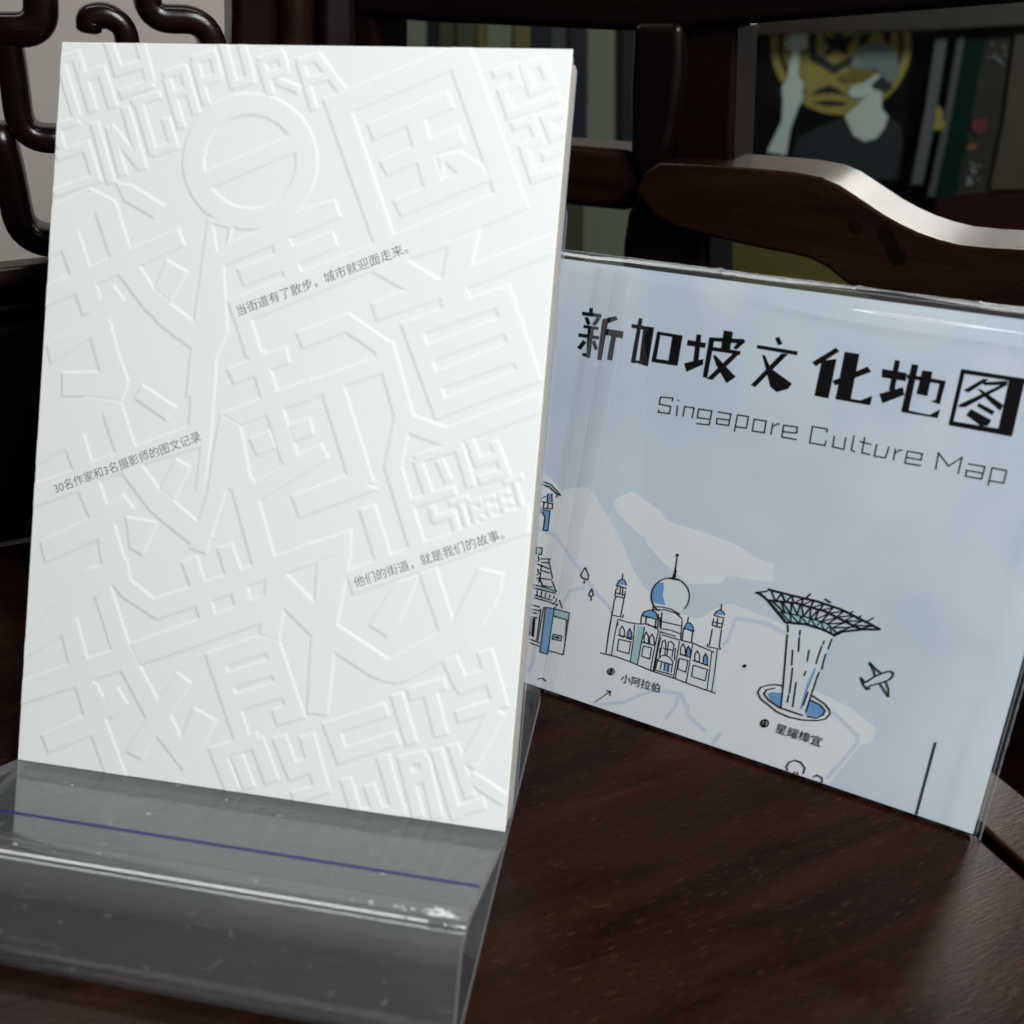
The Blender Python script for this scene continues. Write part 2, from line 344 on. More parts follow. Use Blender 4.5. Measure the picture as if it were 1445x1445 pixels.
part_px('dark_void_board', P1, 'F', [(1180, 500), (1600, 500), (1600, 1250), (1180, 1000)], .012, 'fret', 0, -.005)  # added dark board that blacks out the open space below the arm
part_px('inner_post', P1, 'F', [(1000, 326), (1003, 470), (980, 470), (980, 326)], .03, 'wood', .002, -.002)

# ------------------------------------------------------------------ acrylic book stand
TH, ZB, LL, XR, YF = .470927, .004784, .054412, .074332, -.064896
UP = np.array([0, math.sin(TH), math.cos(TH)]); FW = np.array([0, -math.cos(TH), math.sin(TH)])
BT = .0135                                            # thickness of the book
org = np.array([0, 0, ZB])
T = .0028
def stand():
    root = empty('acrylic_book_stand', (0, 0, 0), 'clear acrylic easel stand with a blue line along its ledge, holding the white book', 'book stand')
    # centre line of the bent sheet in the (y, z) plane; ledge top face passes through org and org+FW*LL
    def yz(p): return np.array([p[1], p[2]])
    nb = np.array([math.cos(TH), -math.sin(TH)])       # away from the book, behind the back panel
    dn = np.array([-UP[1], -UP[2]])                    # under the ledge
    A = yz(org - FW*BT) + nb*T/2 + dn*T/2
    top = A + np.array([UP[1], UP[2]])*.178
    C = yz(org + FW*LL) + dn*T/2
    D = np.array([YF + .001, T/2]); E_ = np.array([.0655, T/2])
    pts = [top, A, C, D, E_]; rads = [0, .0035, .0085, .0055, 0]
    path = [top]
    for i in (1, 2, 3):
        a, b, c = pts[i-1], pts[i], pts[i+1]; d0 = (a-b)/np.linalg.norm(a-b); d1 = (c-b)/np.linalg.norm(c-b)
        th = math.acos(max(-1, min(1, d0@d1))); t_ = rads[i]/math.tan(th/2); t_ = min(t_, .011); r = t_*math.tan(th/2)
        cc = b + (d0+d1)/np.linalg.norm(d0+d1)*(r/math.sin(th/2))
        s, e = b+d0*t_-cc, b+d1*t_-cc; a0 = math.atan2(s[1], s[0]); a1 = math.atan2(e[1], e[0]); da = (a1-a0+math.pi) % (2*math.pi)-math.pi
        for k in range(13):
            q = a0+da*k/12; path.append(cc+r*np.array([math.cos(q), math.sin(q)]))
    path.append(E_)
    # subdivide the ends so that the corners can be rounded
    def sub(a, b, rev):
        L = np.linalg.norm(b-a); ds = [0, .0002, .0006, .0012, .002, .003, .0045, .006]
        return [a+(b-a)*d/L for d in ds]
    path = sub(path[0], path[1], 0) + path[1:-1] + sub(path[-1], path[-2], 1)[::-1]
    q = [path[0]]
    for a, b in zip(path[:-1], path[1:]):          # short support strips beside every bend keep the flats flat
        L = np.linalg.norm(b-a)
        if L > .012: q += [a+(b-a)*.0012/L, a+(b-a)*(1-.0012/L)]
        q.append(b)
    path = q
    path = np.array(path); n = len(path); s = np.concatenate([[0], np.cumsum(np.linalg.norm(np.diff(path, axis=0), axis=1))]); S = s[-1]
    tg = np.gradient(path, axis=0); tg /= np.linalg.norm(tg, axis=1)[:, None]; nm = np.stack([-tg[:, 1], tg[:, 0]], 1)
    V = []; R = .006
    for i in range(n):
        d = min(s[i], S-s[i]); ins = 0 if d >= R else R-math.sqrt(max(0, R*R-(R-d)**2)); hw = XR-ins
        for sg in (1, -1):
            p = path[i]+nm[i]*T/2*sg
            for xx in (-hw, hw): V.append((xx, p[0], p[1]))
    K = len(V); V = V + V; Fs, fm = [], []
    for i in range(n-1):
        a, b = 4*i, 4*i+4
        Fs += [[a, b, b+1, a+1], [a+2, a+3, b+3, b+2], [K+a, K+a+2, K+b+2, K+b], [K+a+1, K+b+1, K+b+3, K+a+3]]; q_ = 2 if min(np.linalg.norm(path[i]-C), np.linalg.norm(path[i+1]-C)) < .0075 else 0; fm += [q_, q_, 1, 1]
    Fs += [[K, K+1, K+3, K+2], [K+4*n-4, K+4*n-2, K+4*n-1, K+4*n-3]]; fm += [1, 1]
    o = mesh('bent_sheet', V, Fs, None, root, False, [M['acrylic'], M['acrylic_edge'], M['acrylic_bend']], fm)
    o.data.polygons.foreach_set('use_smooth', [f != 1 for f in fm])
    # printed line on the ledge
    LP = Plane(org, (1, 0, 0), (-FW[0], -FW[1], -FW[2]))
    v0 = LP.uv(335, 1197)[1]
    prism('blue_line', LP, [(-XR+.0003, v0-.0006), (XR-.0004, v0-.0006), (XR-.0004, v0+.0006), (-XR+.0003, v0+.0006)], .00012, .00002, M['blue_line'], root)
    # chipped flecks of glue and scuffs at the front right bend
    pr = []
    for k in range(46):
        if k < 16: x, y = random.gauss(632, 14), random.gauss(1296, 6)
        elif k < 30: x, y = random.gauss(560, 40), 1285 + random.gauss(0, 3)
        else: x, y = random.uniform(5, 600), random.uniform(1105, 1270)
        u, v = LP.uv(x, y)
        if v < -LL+.002: v = -LL+.002+random.uniform(0, .003)
        r = random.uniform(.00012, .0004) if k >= 16 else random.uniform(.0003, .0009)
        pr.append((u, v, r))
    V, Fs = [], []
    for u, v, r in pr:
        k0 = len(V); a0 = random.uniform(0, 6); st = random.uniform(1, 2.2)
        if abs(u) > XR-.001: continue
        for j in range(6):
            a = a0+j*math.pi/3; V.append(LP.P(u+r*st*math.cos(a)*random.uniform(.6, 1.1), v+r*math.sin(a)*random.uniform(.5, 1.1), .0001))
        V.append(LP.P(u, v, .0001+r*.5)); Fs += [[k0+j, k0+(j+1) % 6, k0+6] for j in range(6)]
    fk = mesh('dust_fleck', V, Fs, M['fleck'], root); fk['kind'] = 'stuff'
    return root
M['fleck'] = plain('white_fleck', (.6, .62, .62), .9, .2)
M['scuff'] = clear('white_scuff', (.8, .82, .85), .4, .35)
stand()

# ------------------------------------------------------------------ white embossed book
BK = Plane(org + np.array([-.074, 0, 0]), (1, 0, 0), UP)      # u to the right, v up, n towards the viewer
BW, BH = .148, .210
OPS = []
def S(t, wd, *paths):
    for p in paths:
        for q in segs(tp(t, p), wd*TILES[t][2]): OPS.append((1, q))
def Pg(t, *pol):
    for p in pol: OPS.append((1, tp(t, p)))
def H(t, *pol):
    for p in pol: OPS.append((-1, tp(t, p)))
# -- big frame character, upper right
Pg('B', [(189, 344), (900, 60), (1190, 872), (480, 1165)])
H('B', [(335, 405), (815, 208), (1022, 800), (535, 1000)])
Pg('B', [(405, 465), (795, 305), (830, 385), (435, 545)], [(465, 645), (850, 475), (885, 555), (500, 715)],
   [(530, 835), (965, 655), (1005, 740), (570, 915)], [(740, 620), (860, 595), (965, 665), (900, 740), (770, 735)])
S('B', 95, [(640, 450), (738, 800)]); H('B', [(780, 650), (842, 703), (775, 728)])
# -- year digits
S('B', 44, [(1015, 225), (1110, 190), (1135, 265), (1060, 305), (1100, 420), (1340, 335)], [(1165, 190), (1255, 160), (1295, 270), (1205, 305), (1165, 190)],
  [(1108, 480), (1205, 440), (1240, 545), (1165, 580), (1215, 730), (1345, 685)], [(1362, 410), (1268, 440), (1305, 525), (1370, 500)], [(1255, 625), (1360, 585)])
# -- script letters top left
S('T1', 85, [(60, 245), (262, 178)], [(95, 240), (255, 768)], [(330, 390), (480, 320)]); S('T1', 92, [(235, 150), (405, 712)], [(468, 285), (590, 672)], [(545, 60), (640, 350)], [(835, 60), (938, 440)])
S('T1', 88, [(590, 350), (880, 262)], [(650, 555), (960, 440)])
S('T1', 84, [(50, 855), (270, 785)], [(60, 880), (115, 1060)], [(60, 1130), (370, 1012)], [(325, 985), (445, 1370)], [(30, 1465), (430, 1330)], [(415, 810), (570, 1372)],
  [(555, 845), (680, 1302)], [(700, 665), (868, 1245)], [(828, 640), (965, 1110)], [(950, 1095), (1185, 1008)], [(1075, 765), (1155, 1035)])
S('T1', 90, [(555, 850), (845, 1215)]); S('T1', 76, [(760, 632), (1025, 545)], [(1150, 560), (1270, 512)])
S('T1', 80, [(1083, 395), (1225, 865)], [(1050, 378), (1262, 300)], [(1235, 290), (1362, 738)])
S('T2', 78, [(488, 245), (600, 648)], [(460, 240), (690, 160)], [(655, 165), (718, 400)], [(555, 440), (730, 378)], [(1105, 250), (1195, 560)], [(1080, 245), (1310, 165)], [(1285, 155), (1335, 350)], [(1140, 388), (1350, 325)])
S('T2', 84, [(745, 60), (860, 485)], [(835, 472), (1045, 402)], [(918, 60), (1015, 425)])
S('T3', 74, [(330, 418), (545, 510)], [(545, 250), (680, 692)], [(515, 255), (735, 190)], [(600, 432), (800, 380)]); S('T3', 92, [(705, 200), (940, 515)])
# -- ring with bar
cx, cy = 353, 228
ring = [(cx+95.5*math.cos(a), cy+96.5*math.sin(a)) for a in np.linspace(0, 2*math.pi, 73)[:-1]]
hole = [(cx+64.5*math.cos(a), cy+65.5*math.sin(a)) for a in np.linspace(0, 2*math.pi, 61)[:-1]]
OPS.append((1, ring)); OPS.append((-1, hole)); S('F', 25.5, [(286, 257), (415, 202)])
# -- bars below ring
Pg('F', [(295, 308), (330, 318), (322, 345), (316, 374), (322, 470), (300, 520), (285, 560), (262, 560), (275, 440), (288, 350)])
Pg('T6', [(350, 180), (540, 265), (525, 420), (900, 262), (1050, 195), (1225, 690), (1062, 745), (1040, 672), (965, 510), (950, 440), (505, 622), (470, 900), (240, 1000)])
H('T6', [(400, 240), (545, 275), (525, 420), (440, 500)])
Pg('T6', [(620, 655), (990, 505), (1060, 672), (680, 815)])
Pg('B', [(-20, 905), (250, 832), (280, 915), (30, 1020), (-20, 990)], [(-10, 1080), (240, 985), (268, 1062), (78, 1145), (0, 1150)])
Pg('F', [(320.7, 424.6), (401, 392.7), (523, 345), (600, 318), (640, 345), (560, 372), (525, 383), (355, 451), (330, 452)])
S('T6', 155, [(650, 1040), (780, 1460)])
# -- right character
Pg('B', [(800, 1035), (955, 975), (915, 1155), (905, 1262), (770, 1222)], [(430, 1185), (520, 1095), (600, 1122), (750, 1215), (775, 1222), (700, 1330), (585, 1270)],
   [(905, 1152), (1330, 985), (1312, 1095), (900, 1262)], [(425, 1335), (585, 1270), (700, 1220), (905, 1200), (880, 1315), (765, 1312), (450, 1422)])
Pg('D', [(635, 195), (960, 75), (1165, 5), (1325, 472), (805, 662)], [(830, 60), (900, -60), (975, 60), (960, 120), (840, 140)])
H('D', [(750, 245), (1098, 122), (1112, 165), (768, 297)], [(795, 375), (1140, 250), (1155, 290), (810, 425)], [(840, 508), (1185, 385), (1200, 420), (855, 555)])
# -- middle character
S('D', 86, [(145, 278), (378, 190), (565, 320)]); S('D', 94, [(555, 290), (655, 650)], [(635, 665), (862, 748), (1335, 572)]); S('D', 84, [(650, 640), (600, 890), (725, 1300)])
S('D', 84, [(-10, 590), (545, 392)]); S('D', 116, [(295, 470), (455, 985)]); Pg('D', [(105, 1030), (380, 930), (528, 1000), (145, 1140)])
Pg('D', [(500, 300), (600, 310), (640, 420), (540, 440)])
S('D', 84, [(475, 1085), (565, 1370)])
Pg('C', [(1030, 415), (1320, 305), (1340, 385), (1065, 490)]); S('C', 88, [(1175, 340), (1265, 620), (1345, 870)])
Pg('C', [(1000, 630), (1190, 560), (1270, 525), (1445, 460), (1445, 565), (1300, 612), (1225, 640), (1100, 690)], [(1000, 630), (1100, 690), (1155, 970), (1190, 1055), (1050, 1000), (940, 1000), (960, 850)],
   [(1140, 755), (1240, 710), (1275, 800), (1175, 835)], [(1330, 690), (1434, 648), (1458, 732), (1360, 770)], [(1155, 975), (1305, 882), (1380, 835), (1490, 775), (1530, 850), (1190, 1055)])
S('C', 118, [(1105, 960), (1225, 1400)]); S('C', 86, [(1000, 960), (890, 1300)])
Pg('D', [(30, 1322), (400, 1195), (395, 1290), (350, 1310), (230, 1355), (80, 1405), (20, 1440)])
# -- text bands
Pg('G', [(435, 90), (1330, -235), (1330, -95), (475, 205)])
# -- small script, lower right
S('T5', 90, [(255, 455), (360, 770)], [(235, 450), (670, 310)], [(635, 310), (752, 705)], [(200, 862), (612, 735)]); S('T5', 80, [(455, 450), (548, 655)])
S('T5', 84, [(740, 270), (825, 510)], [(790, 490), (990, 418)], [(965, 280), (1085, 610)], [(820, 648), (1100, 560)])
S('T5', 70, [(385, 880), (420, 1030)], [(400, 1015), (590, 945)], [(580, 940), (630, 1140)])
S('T5', 52, [(550, 860), (730, 800)], [(650, 850), (725, 1095)], [(745, 860), (805, 1060)], [(740, 862), (850, 822)], [(838, 820), (868, 925)], [(775, 945), (880, 910)], [(805, 960), (910, 1020)], [(880, 830), (945, 1005)],
  [(872, 825), (975, 790)], [(905, 920), (1000, 885)], [(935, 1010), (1060, 980)], [(1015, 780), (1075, 960)], [(1005, 785), (1105, 745)], [(1040, 870), (1135, 838)], [(1060, 960), (1160, 930)], [(1055, 668), (1235, 605)], [(1150, 640), (1225, 895)])
# -- big lower strokes
Pg('G', [(150, 100), (285, 265), (300, 50), (470, -20), (400, 350), (355, 790), (250, 780), (272, 405), (145, 278), (60, 180), (60, 120)])
Pg('G', [(270, 270), (400, 350), (650, 515), (895, 382), (922, 520), (800, 590), (740, 622), (680, 635), (620, 625), (560, 600), (390, 490), (300, 420)])
Pg('G', [(795, 100), (880, 65), (965, 335), (895, 390)], [(960, 335), (1085, 75), (1205, 100), (1195, 180), (1160, 260), (1095, 360), (1030, 440), (970, 487), (900, 530), (885, 385)],
   [(680, 145), (800, 105), (745, 240), (700, 330), (640, 410), (550, 352)])
# -- lower left shapes
Pg('E', [(925, 490), (1190, 400), (1290, 430), (1415, 800), (1275, 842), (1150, 905), (1075, 935)])
H('E', [(1030, 550), (1220, 490), (1235, 515), (1040, 580)], [(1065, 655), (1250, 598), (1265, 625), (1080, 685)], [(1105, 765), (1300, 705), (1310, 740), (1250, 765), (1275, 840), (1150, 905)])
Pg('E', [(850, 165), (1100, 80), (1290, 10), (1450, -55), (1450, 55), (1320, 100), (1460, 240), (1460, 400), (1310, 275), (1290, 430), (1190, 400), (1195, 345), (900, 450), (610, 545), (560, 440), (900, 320), (880, 262), (690, 325), (520, 212), (470, 150), (560, 125), (680, 222)])
H('E', [(960, 235), (1055, 200), (1070, 260), (975, 295)], [(1135, 165), (1220, 130), (1215, 205), (1150, 230)])
Pg('E', [(810, 45), (890, 15), (928, 145), (855, 170)], [(985, -20), (1060, -45), (1104, 85), (1025, 110)])
S('E', 92, [(425, 170), (520, 470)]); S('E', 95, [(260, 330), (330, 600), (390, 800)], [(370, 740), (505, 1110)])
Pg('E', [(350, 80), (550, 30), (565, 125), (470, 158), (380, 222), (300, 312), (225, 400), (140, 460), (40, 520), (40, 440), (90, 380), (190, 250)])
Pg('E', [(30, 622), (265, 540), (360, 510), (465, 475), (560, 440), (610, 545), (400, 612), (305, 650), (30, 740)])
Pg('E', [(130, 885), (350, 785), (460, 790), (385, 885), (165, 972)], [(330, 640), (400, 630), (435, 705), (500, 650), (555, 735), (475, 800), (360, 790)])
Pg('E', [(510, 560), (610, 545), (700, 715), (790, 580), (862, 632), (762, 788), (810, 892), (870, 750), (985, 815), (925, 930), (820, 1058), (690, 892), (620, 1005), (540, 965), (600, 870), (640, 805)])
# -- left column, upper copy
Pg('T4', [(490, 160), (740, 285), (760, 330), (880, 725), (1330, 540), (1385, 700), (970, 890), (1100, 1090), (1240, 1220), (1450, 1395), (1300, 1560), (1000, 1280), (770, 975), (570, 1065), (610, 1190), (720, 1060), (835, 1210), (680, 1385), (560, 1340), (430, 1340), (370, 1150), (70, 1275), (80, 1075), (320, 970), (240, 745), (90, 855), (130, 360), (300, 260)])
H('T4', [(550, 390), (690, 805), (510, 892), (400, 565)])
Pg('T4', [(740, 110), (900, 140), (1200, 330), (1100, 450), (820, 285)], [(1215, 830), (1415, 940), (1330, 1100), (1250, 1230), (1100, 1090)])
# -- left column, middle copy
Pg('C', [(620, 95), (755, 92), (865, 178), (915, 235), (925, 275), (915, 310), (890, 328), (860, 318), (700, 198)])
Pg('C', [(155, 298), (320, 190), (400, 120), (440, 150), (470, 190), (512, 350), (560, 480), (520, 572), (350, 548), (232, 548), (232, 430), (415, 428), (368, 265), (178, 392)])
Pg('C', [(620, 490), (790, 600), (740, 668), (585, 560)], [(870, 382), (985, 380), (960, 720), (930, 960), (880, 1010), (905, 795), (845, 690)], [(785, 850), (858, 892), (775, 1055), (705, 1000)], [(540, 1130), (700, 1160), (625, 1322), (560, 1285)])
Pg('C', [(350, 548), (520, 572), (590, 790), (850, 690), (925, 790), (620, 880), (710, 1000), (870, 1135), (970, 1230), (895, 1297), (710, 1150), (650, 1095), (520, 920), (415, 960), (452, 1072), (530, 1020), (585, 1095), (490, 1170), (565, 1435), (440, 1445), (405, 1245), (150, 1358), (125, 1252), (365, 1140), (310, 1010), (70, 1095), (85, 975), (285, 905), (248, 805), (90, 895), (95, 780), (330, 560)])
H('C', [(430, 640), (490, 820), (380, 865), (340, 730)])
# -- bottom words
S('G', 70, [(640, 760), (370, 850), (420, 985), (695, 898)], [(840, 650), (905, 890)], [(115, 890), (180, 1060)]); S('G', 62, [(685, 685), (760, 930)], [(742, 690), (925, 632)], [(975, 798), (1175, 735)])
S('G', 78, [(942, 510), (1005, 650)], [(975, 655), (1150, 590)], [(1115, 475), (1195, 755)], [(150, 1072), (275, 1030)], [(250, 885), (330, 1165)]); S('G', 88, [(1175, 765), (1030, 1035)])
S('E', 74, [(995, 985), (1065, 1165)], [(955, 985), (1190, 905)], [(1175, 905), (1252, 1115)]); S('E', 62, [(1080, 985), (1142, 1145)])
S('G', 58, [(180, 1190), (360, 1138)], [(440, 1095), (492, 1270)], [(552, 1125), (600, 1260)], [(720, 1005), (792, 1285)], [(695, 1018), (830, 985)], [(738, 1105), (815, 1085)], [(815, 990), (885, 1290)], [(480, 1275), (730, 1250)], [(878, 955), (980, 1295)], [(965, 1262), (1115, 1215)], [(958, 930), (1045, 1190)])
S('G', 64, [(618, 985), (700, 1270)], [(1040, 1085), (1222, 1208)])

def emboss():
    nu, nv = 640, 906
    us = np.linspace(0, BW, nu); vs = np.linspace(0, BH, nv); D = np.full((nv, nu), .01)
    def sdf(poly):
        P_ = np.array([BK.uv(*p) for p in poly]); m = .0014
        i0, i1 = np.searchsorted(us, [P_[:, 0].min()-m, P_[:, 0].max()+m]); j0, j1 = np.searchsorted(vs, [P_[:, 1].min()-m, P_[:, 1].max()+m])
        if i1 <= i0 or j1 <= j0: return None
        X, Y = np.meshgrid(us[i0:i1], vs[j0:j1]); d = np.full(X.shape, 1.0); ins = np.zeros(X.shape, bool); n = len(P_)
        for k in range(n):
            a, b = P_[k], P_[(k+1) % n]; e = b-a; L2 = e@e
            if L2 < 1e-14: continue
            t = np.clip(((X-a[0])*e[0]+(Y-a[1])*e[1])/L2, 0, 1); d = np.minimum(d, (X-a[0]-t*e[0])**2+(Y-a[1]-t*e[1])**2)
            c = ((a[1] > Y) != (b[1] > Y))
            with np.errstate(divide='ignore', invalid='ignore'): xx = a[0]+(Y-a[1])*(e[0])/(e[1] if abs(e[1]) > 1e-12 else 1e-12)
            ins ^= c & (X < xx)
        d = np.sqrt(d); d[ins] *= -1; return (slice(j0, j1), slice(i0, i1)), d
    for sg, poly in OPS:
        r = sdf(poly)
        if r is None: continue
        sl, d = r; D[sl] = np.minimum(D[sl], d) if sg > 0 else np.maximum(D[sl], -d)
    EW = .00085; t = np.clip(.5-D/EW, 0, 1); h = t*t*(3-2*t)
    for _ in range(2):
        q = np.pad(h, 1, mode='edge'); h = (q[1:-1, 1:-1]*4+q[:-2, 1:-1]+q[2:, 1:-1]+q[1:-1, :-2]+q[1:-1, 2:])/8
    h = h*.000145
    X, Y = np.meshgrid(us, vs)
    pts = (BK.o[None, None, :] + X[..., None]*BK.u + Y[..., None]*BK.v + h[..., None]*BK.n).reshape(-1, 3)
    idx = np.arange(nu*nv).reshape(nv, nu)
    F = np.stack([idx[:-1, :-1], idx[:-1, 1:], idx[1:, 1:], idx[1:, :-1]], -1).reshape(-1, 4)
    border = np.concatenate([idx[0, :], idx[1:, -1], idx[-1, -2::-1], idx[-2:0:-1, 0]])
    bp = (BK.o + BK.u*X.reshape(-1)[border][:, None] + BK.v*Y.reshape(-1)[border][:, None] - BK.n*.0006)
    nb = len(border); bi = np.arange(nb)+len(pts); nx = np.roll(np.arange(nb), -1)
    SF = np.stack([border, bi, bi[nx], border[nx]], -1)
    return np.concatenate([pts, bp]), np.concatenate([F, SF]), len(F)
book = empty('embossed_book', (0, 0, ZB), 'white book with embossed street lettering on its cover, upright on the acrylic stand', 'book')
pts, FF, nsm = emboss()
me = bpy.data.meshes.new('front_cover'); pts = pts - np.array([0, 0, ZB])
me.vertices.add(len(pts)); me.vertices.foreach_set('co', pts.astype(np.float32).ravel())
me.loops.add(FF.size); me.loops.foreach_set('vertex_index', FF.astype(np.int32).ravel())
me.polygons.add(len(FF)); me.polygons.foreach_set('loop_start', np.arange(0, FF.size, 4, dtype=np.int32)); me.polygons.foreach_set('loop_total', np.full(len(FF), 4, dtype=np.int32))
sm = np.zeros(len(FF), bool); sm[:nsm] = True; me.polygons.foreach_set('use_smooth', sm)
me.materials.append(M['paper']); me.update(calc_edges=True)
fc = bpy.data.objects.new('front_cover', me); COL.objects.link(fc); fc.parent = book
def slab(name, mat, w0, w1, du=0, dv=0, dt=0):
    return prism(name, BK, [(0.0004, dv), (BW-du, dv), (BW-du, BH-dt), (0.0004, BH-dt)], w0, w1, M[mat], book)
w = -.00065
for th, mt, du, dt in ((.0011, 'page', .0006, .0006), (.0005, 'page_gap', .0016, .001), (.0012, 'page', .0003, .0004), (.0006, 'page_gap', .0018, .001), (.0010, 'page', .0005, .0008),
                       (.0005, 'page_gap', .0016, .001), (.0010, 'page', .0002, .0003), (.0004, 'page_gap', .0012, .001)):
    th *= 1.72
    slab('page_block', mt, w, w-th+.00002, du, .0003, dt); w -= th
slab('back_cover', 'back_cover', w, -BT+.0002, 0.0001, 0, .0002)
HW = .000145+.00002
for body, a, b in (('当街道有了散步，城市就迎面走来。', (337.5, 447), (577, 357.5)), ('30名作家和3名摄影师的图文记录', (79.5, 697), (285, 622)), ('他们的街道，就是我们的故事。', (502.5, 830), (713, 760.5))):
    text_mesh('printed_line', body, BK, a, b, HW, M['ink'], book, 1.0, -.002)
# ------------------------------------------------------------------ culture map and its clear sleeve
LEAN = rad(20); yw = rad(-17.03)
mu = np.array([math.cos(yw), math.sin(yw), 0]); mb = np.array([-mu[1], mu[0], 0])
MP = Plane((.20101, .02583, 0), mu, mb*math.sin(LEAN)+np.array([0, 0, 1])*math.cos(LEAN))
MW, MH = .205, .1402
mo = MP.P(-MW/2, 0, 0)
cmap = empty('culture_map', (float(mo[0]), float(mo[1]), 0), 'pale blue folded map with black title and landmark drawings, leaning behind the book', 'map')
V0 = .0015
for k in range(4):
    a, b = -.0008*k, -.0008*k-.00068
    prism('folded_sheet', MP, [(-MW, V0), (-.0002*k, V0), (-.0002*k, MH-.0001*k), (-MW, MH-.0001*k)], a, b, M['map'] if k == 0 else M['land'], cmap)
clip = (-MW+.0005, -.0003, V0+.0002, MH-.0003)
lv = .000012
p = None
def pr():
    global lv
    if p is not None: lv = max(lv, p.w) + 4e-6
    return Print(MP, lv, clip)
p = pr()
p.fill('M3', [(0, 60), (55, 80), (110, 110), (180, 170), (215, 215), (260, 195), (320, 190), (365, 195), (400, 235), (440, 300), (500, 400), (560, 520), (610, 640), (645, 710), (680, 760), (760, 830), (860, 890), (960, 935), (1000, 930), (1060, 890), (1110, 865), (1170, 850), (1204, 863),
               (1300, 900), (1400, 935), (1500, 985), (1560, 1030), (1640, 1400), (1750, 1560), (1850, 1640), (1990, 1560), (1960, 1640), (1905, 1650), (1700, 1900), (1200, 1800), (560, 1500), (-100, 1290)])
p.fill('M4', [(380, 680), (560, 770), (690, 870), (676, 935), (615, 950), (430, 1150), (300, 1240), (-60, 1060), (150, 700)])
p.build('land_print', M['land'], cmap)
p = pr(); p.fill('M3', [(500, 290), (510, 265), (530, 250), (590, 222), (618, 215), (680, 260), (770, 325), (790, 345), (815, 385), (1000, 440), (1200, 515), (1240, 540), (1290, 580), (1350, 605), (1415, 620), (1412, 680), (1405, 725), (1320, 722), (1150, 690), (1135, 700), (1120, 735), (1040, 735), (950, 742), (910, 725), (870, 690), (770, 600), (690, 510), (680, 480), (600, 410), (540, 350)])
p.build('island_print', M['land'], cmap)
p = pr(); RG = []
def road(t, q, w_):
    k = len(p.F); p.line(t, q, w_); RG.append(len(p.F)-k)
for q in ([(50, 420), (110, 435), (180, 470), (300, 640), (400, 780), (500, 890)], [(340, 760), (300, 768), (255, 780), (210, 860)], [(1120, 1085), (1150, 1065), (1175, 1000), (1195, 935), (1300, 950), (1360, 965), (1445, 1005)],
          [(60, 1080), (50, 1180), (20, 1240)], [(430, 1420), (560, 1410), (650, 1370), (740, 1340), (880, 1360), (930, 1445)], [(880, 1360), (845, 1450), (800, 1500)]): road('M3', q, 20)
for q in ([(0, 325), (120, 345), (150, 350), (240, 400)], [(475, 790), (600, 910), (600, 945), (445, 1125)]): road('M4', q, 20)
for q in ([(505, 52), (530, 120), (575, 160)], [(615, 165), (590, 195)]): road('N', q, 9)
build_each(p, 'road_print', M['road'], cmap, RG)
